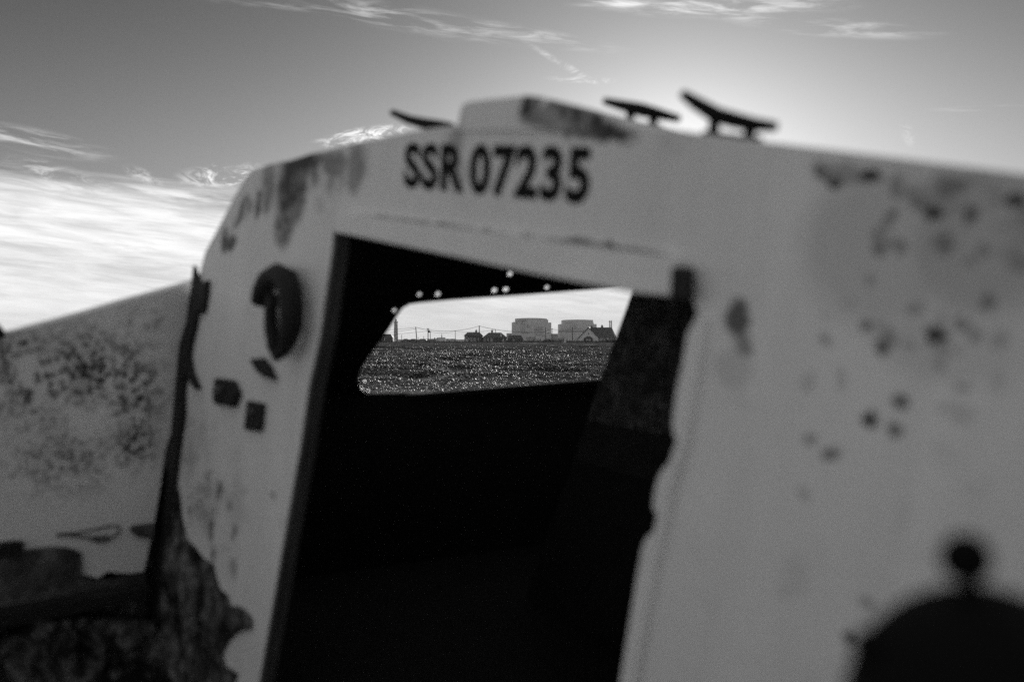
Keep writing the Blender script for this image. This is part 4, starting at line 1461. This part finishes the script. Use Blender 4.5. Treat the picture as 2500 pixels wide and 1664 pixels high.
# crumpled dark sheet lying along the foot of the side
gx, gy = 46, 30
vs, fs = [], []
for j in range(gy):
    for i in range(gx):
        px, py = -80 + (560) * i / (gx - 1), 1500 + 420 * j / (gy - 1)
        p = cs_(px, py)
        h = (vnoise(np.array([i / 3.1]), np.array([j / 2.7]), 21)[0] - .5) * .055 + (vnoise(np.array([i / 1.3 + j / 4]), np.array([j / 1.6]), 22)[0] - .5) * .022
        vs.append((p.x + .035 + h + j * .0022, p.y, p.z))
for j in range(gy - 1):
    for i in range(gx - 1):
        a = j * gx + i
        fs.append((a, a + 1, a + gx + 1, a + gx))
ts = MB().add(vs, fs).build('crumpled_sheet', 'torn_fabric', boat, True)
mo = ts.modifiers.new('thickness', 'SOLIDIFY')
mo.thickness = .004
# black fitting at the far left on the coaming top
cpoly('fairlead', [(-40, 815), (-30, 790), (-6, 788), (6, 800), (14, 812), (10, 824), (-40, 836)], 'black_rubber', -.025, .004, .003)

# ---- outer hull, starboard coaming, cockpit sole: out of the frame but standing where they must
hb = MB()
stations = []
zS = cs_(0, 820).z
for (f_, w_, zd, zk) in ((3.1, .06, zW - .15, zW - .50), (2.7, .80, zW - .2, zB - .05), (1.9, 1.45, zW - .25, zB - .25), (.06, 1.50, zW - .28, zB - .30), (-.04, 1.24, zW - .28, zB - .30), (-.30, 1.24, zS - .10, zB - .30), (-.8, 1.24, zS - .35, zB - .30), (-2.2, 1.10, zS - .75, zB - .30)):
    ring = []
    for q_ in range(9):
        a = math.pi * q_ / 8
        cx_ = -math.cos(a)
        ring.append((w_ * (abs(cx_) ** .55) * (1 if cx_ > 0 else -1), f_, zd - (zd - zk) * (math.sin(a) ** .7)))
    stations.append(ring)
vs = [p for r_ in stations for p in r_]
fs = [(i * 9 + j, i * 9 + j + 1, (i + 1) * 9 + j + 1, (i + 1) * 9 + j) for i in range(len(stations) - 1) for j in range(8)]
fs.append(tuple(range((len(stations) - 1) * 9, len(stations) * 9)))
hull = hb.add(vs, fs).build('hull', 'hull_paint', boat, True)
mo = hull.modifiers.new('thickness', 'SOLIDIFY')
mo.thickness = .03
mo.offset = 1
MB().box(-1.10, 1.12, -2.1, -.05, zB - .08, zB - .04).build('cockpit_sole', 'dark_lining', boat)
sc2 = MB()
sc2.slab([[Vector((1.14, -.06, zA)), Vector((1.14, -2.1, zS - .28)), Vector((1.14, -2.1, zB - .1)), Vector((1.14, -.06, zB - .1))]], f0, Vector((.03, 0, 0)))
sc2.build('starboard_coaming', 'gelcoat_plain', boat)
MB().slab([[Vector((1.14, -.30, zA - .12)), Vector((.78, -.30, zA - .12)), Vector((.78, -.62, zA - .16)), Vector((1.14, -.62, zA - .16))]], f0, Vector((0, 0, -.03))).build('side_bench', 'gelcoat_plain', boat)

# ---- black domed fitting with a ball knob, nearest thing to the lens
dz0 = .434
cpt = at(2392, 1752, dz0)
cl = loc(cpt)
df = empty('domed_fitting', (0, 0, 0))
rot = MW.to_3x3().to_4x4()
df.matrix_world = Matrix.Translation(MW @ (cl - SH)) @ rot
tag(df, 'black round domed fitting topped by a small ball, blurred in the lower right corner', 'boat fitting')
R0 = 318 / F * dz0
zbase = (zA - .12) - cl.z
prof = [(R0 * .55, zbase), (R0 * .5, zbase + .02), (R0 * .35, zbase + .03), (R0 * .35, -R0 * .75), (R0 * .80, -R0 * .7), (R0, -R0 * .25)]
prof += [(R0 * math.cos(a), R0 * math.sin(a)) for a in np.linspace(0, 1.5, 12)]
MB().lathe(prof, 40).build('dome', 'black_fitting', df, True)
kb = at(2358, 1362, dz0)
kl_ = (MI @ kb + SH) - cl
r_k = 62 / F * dz0
MB().tube([(kl_.x * .5, kl_.y * .5, R0 * .85), (kl_.x, kl_.y, kl_.z)], r_k * .28, 12).build('stem', 'black_fitting', df, True)
MB().lathe([(r_k * math.cos(a), r_k * math.sin(a)) for a in np.linspace(-1.5, 1.5, 12)], 20, tuple(kl_)).build('ball_knob', 'black_fitting', df, True)
lg = (MI @ at(2098, 1560, dz0) + SH) - cl
MB().tube([lg * .7, lg], [.009, .006], 10).build('side_lug', 'black_fitting', df, True)

# ------------------------------------------------------------------ sea haze over the flat land
m = bpy.data.materials.new('sea_haze')
m.use_nodes = True
t = NT(m.node_tree)
t.n.clear()
ho_ = t.new('ShaderNodeOutputMaterial')
pv = t.new('ShaderNodeVolumePrincipled')
pv.inputs['Color'].default_value = (.95, .95, .95, 1)
pv.inputs['Density'].default_value = 8e-5
pv.inputs['Anisotropy'].default_value = .0
t.l.new(pv.outputs[0], ho_.inputs['Volume'])
hz_ = MB().box(-5300, 5300, -5300, 5300, -2.5, 62).build('haze', m, None)
hz_['kind'] = 'stuff'
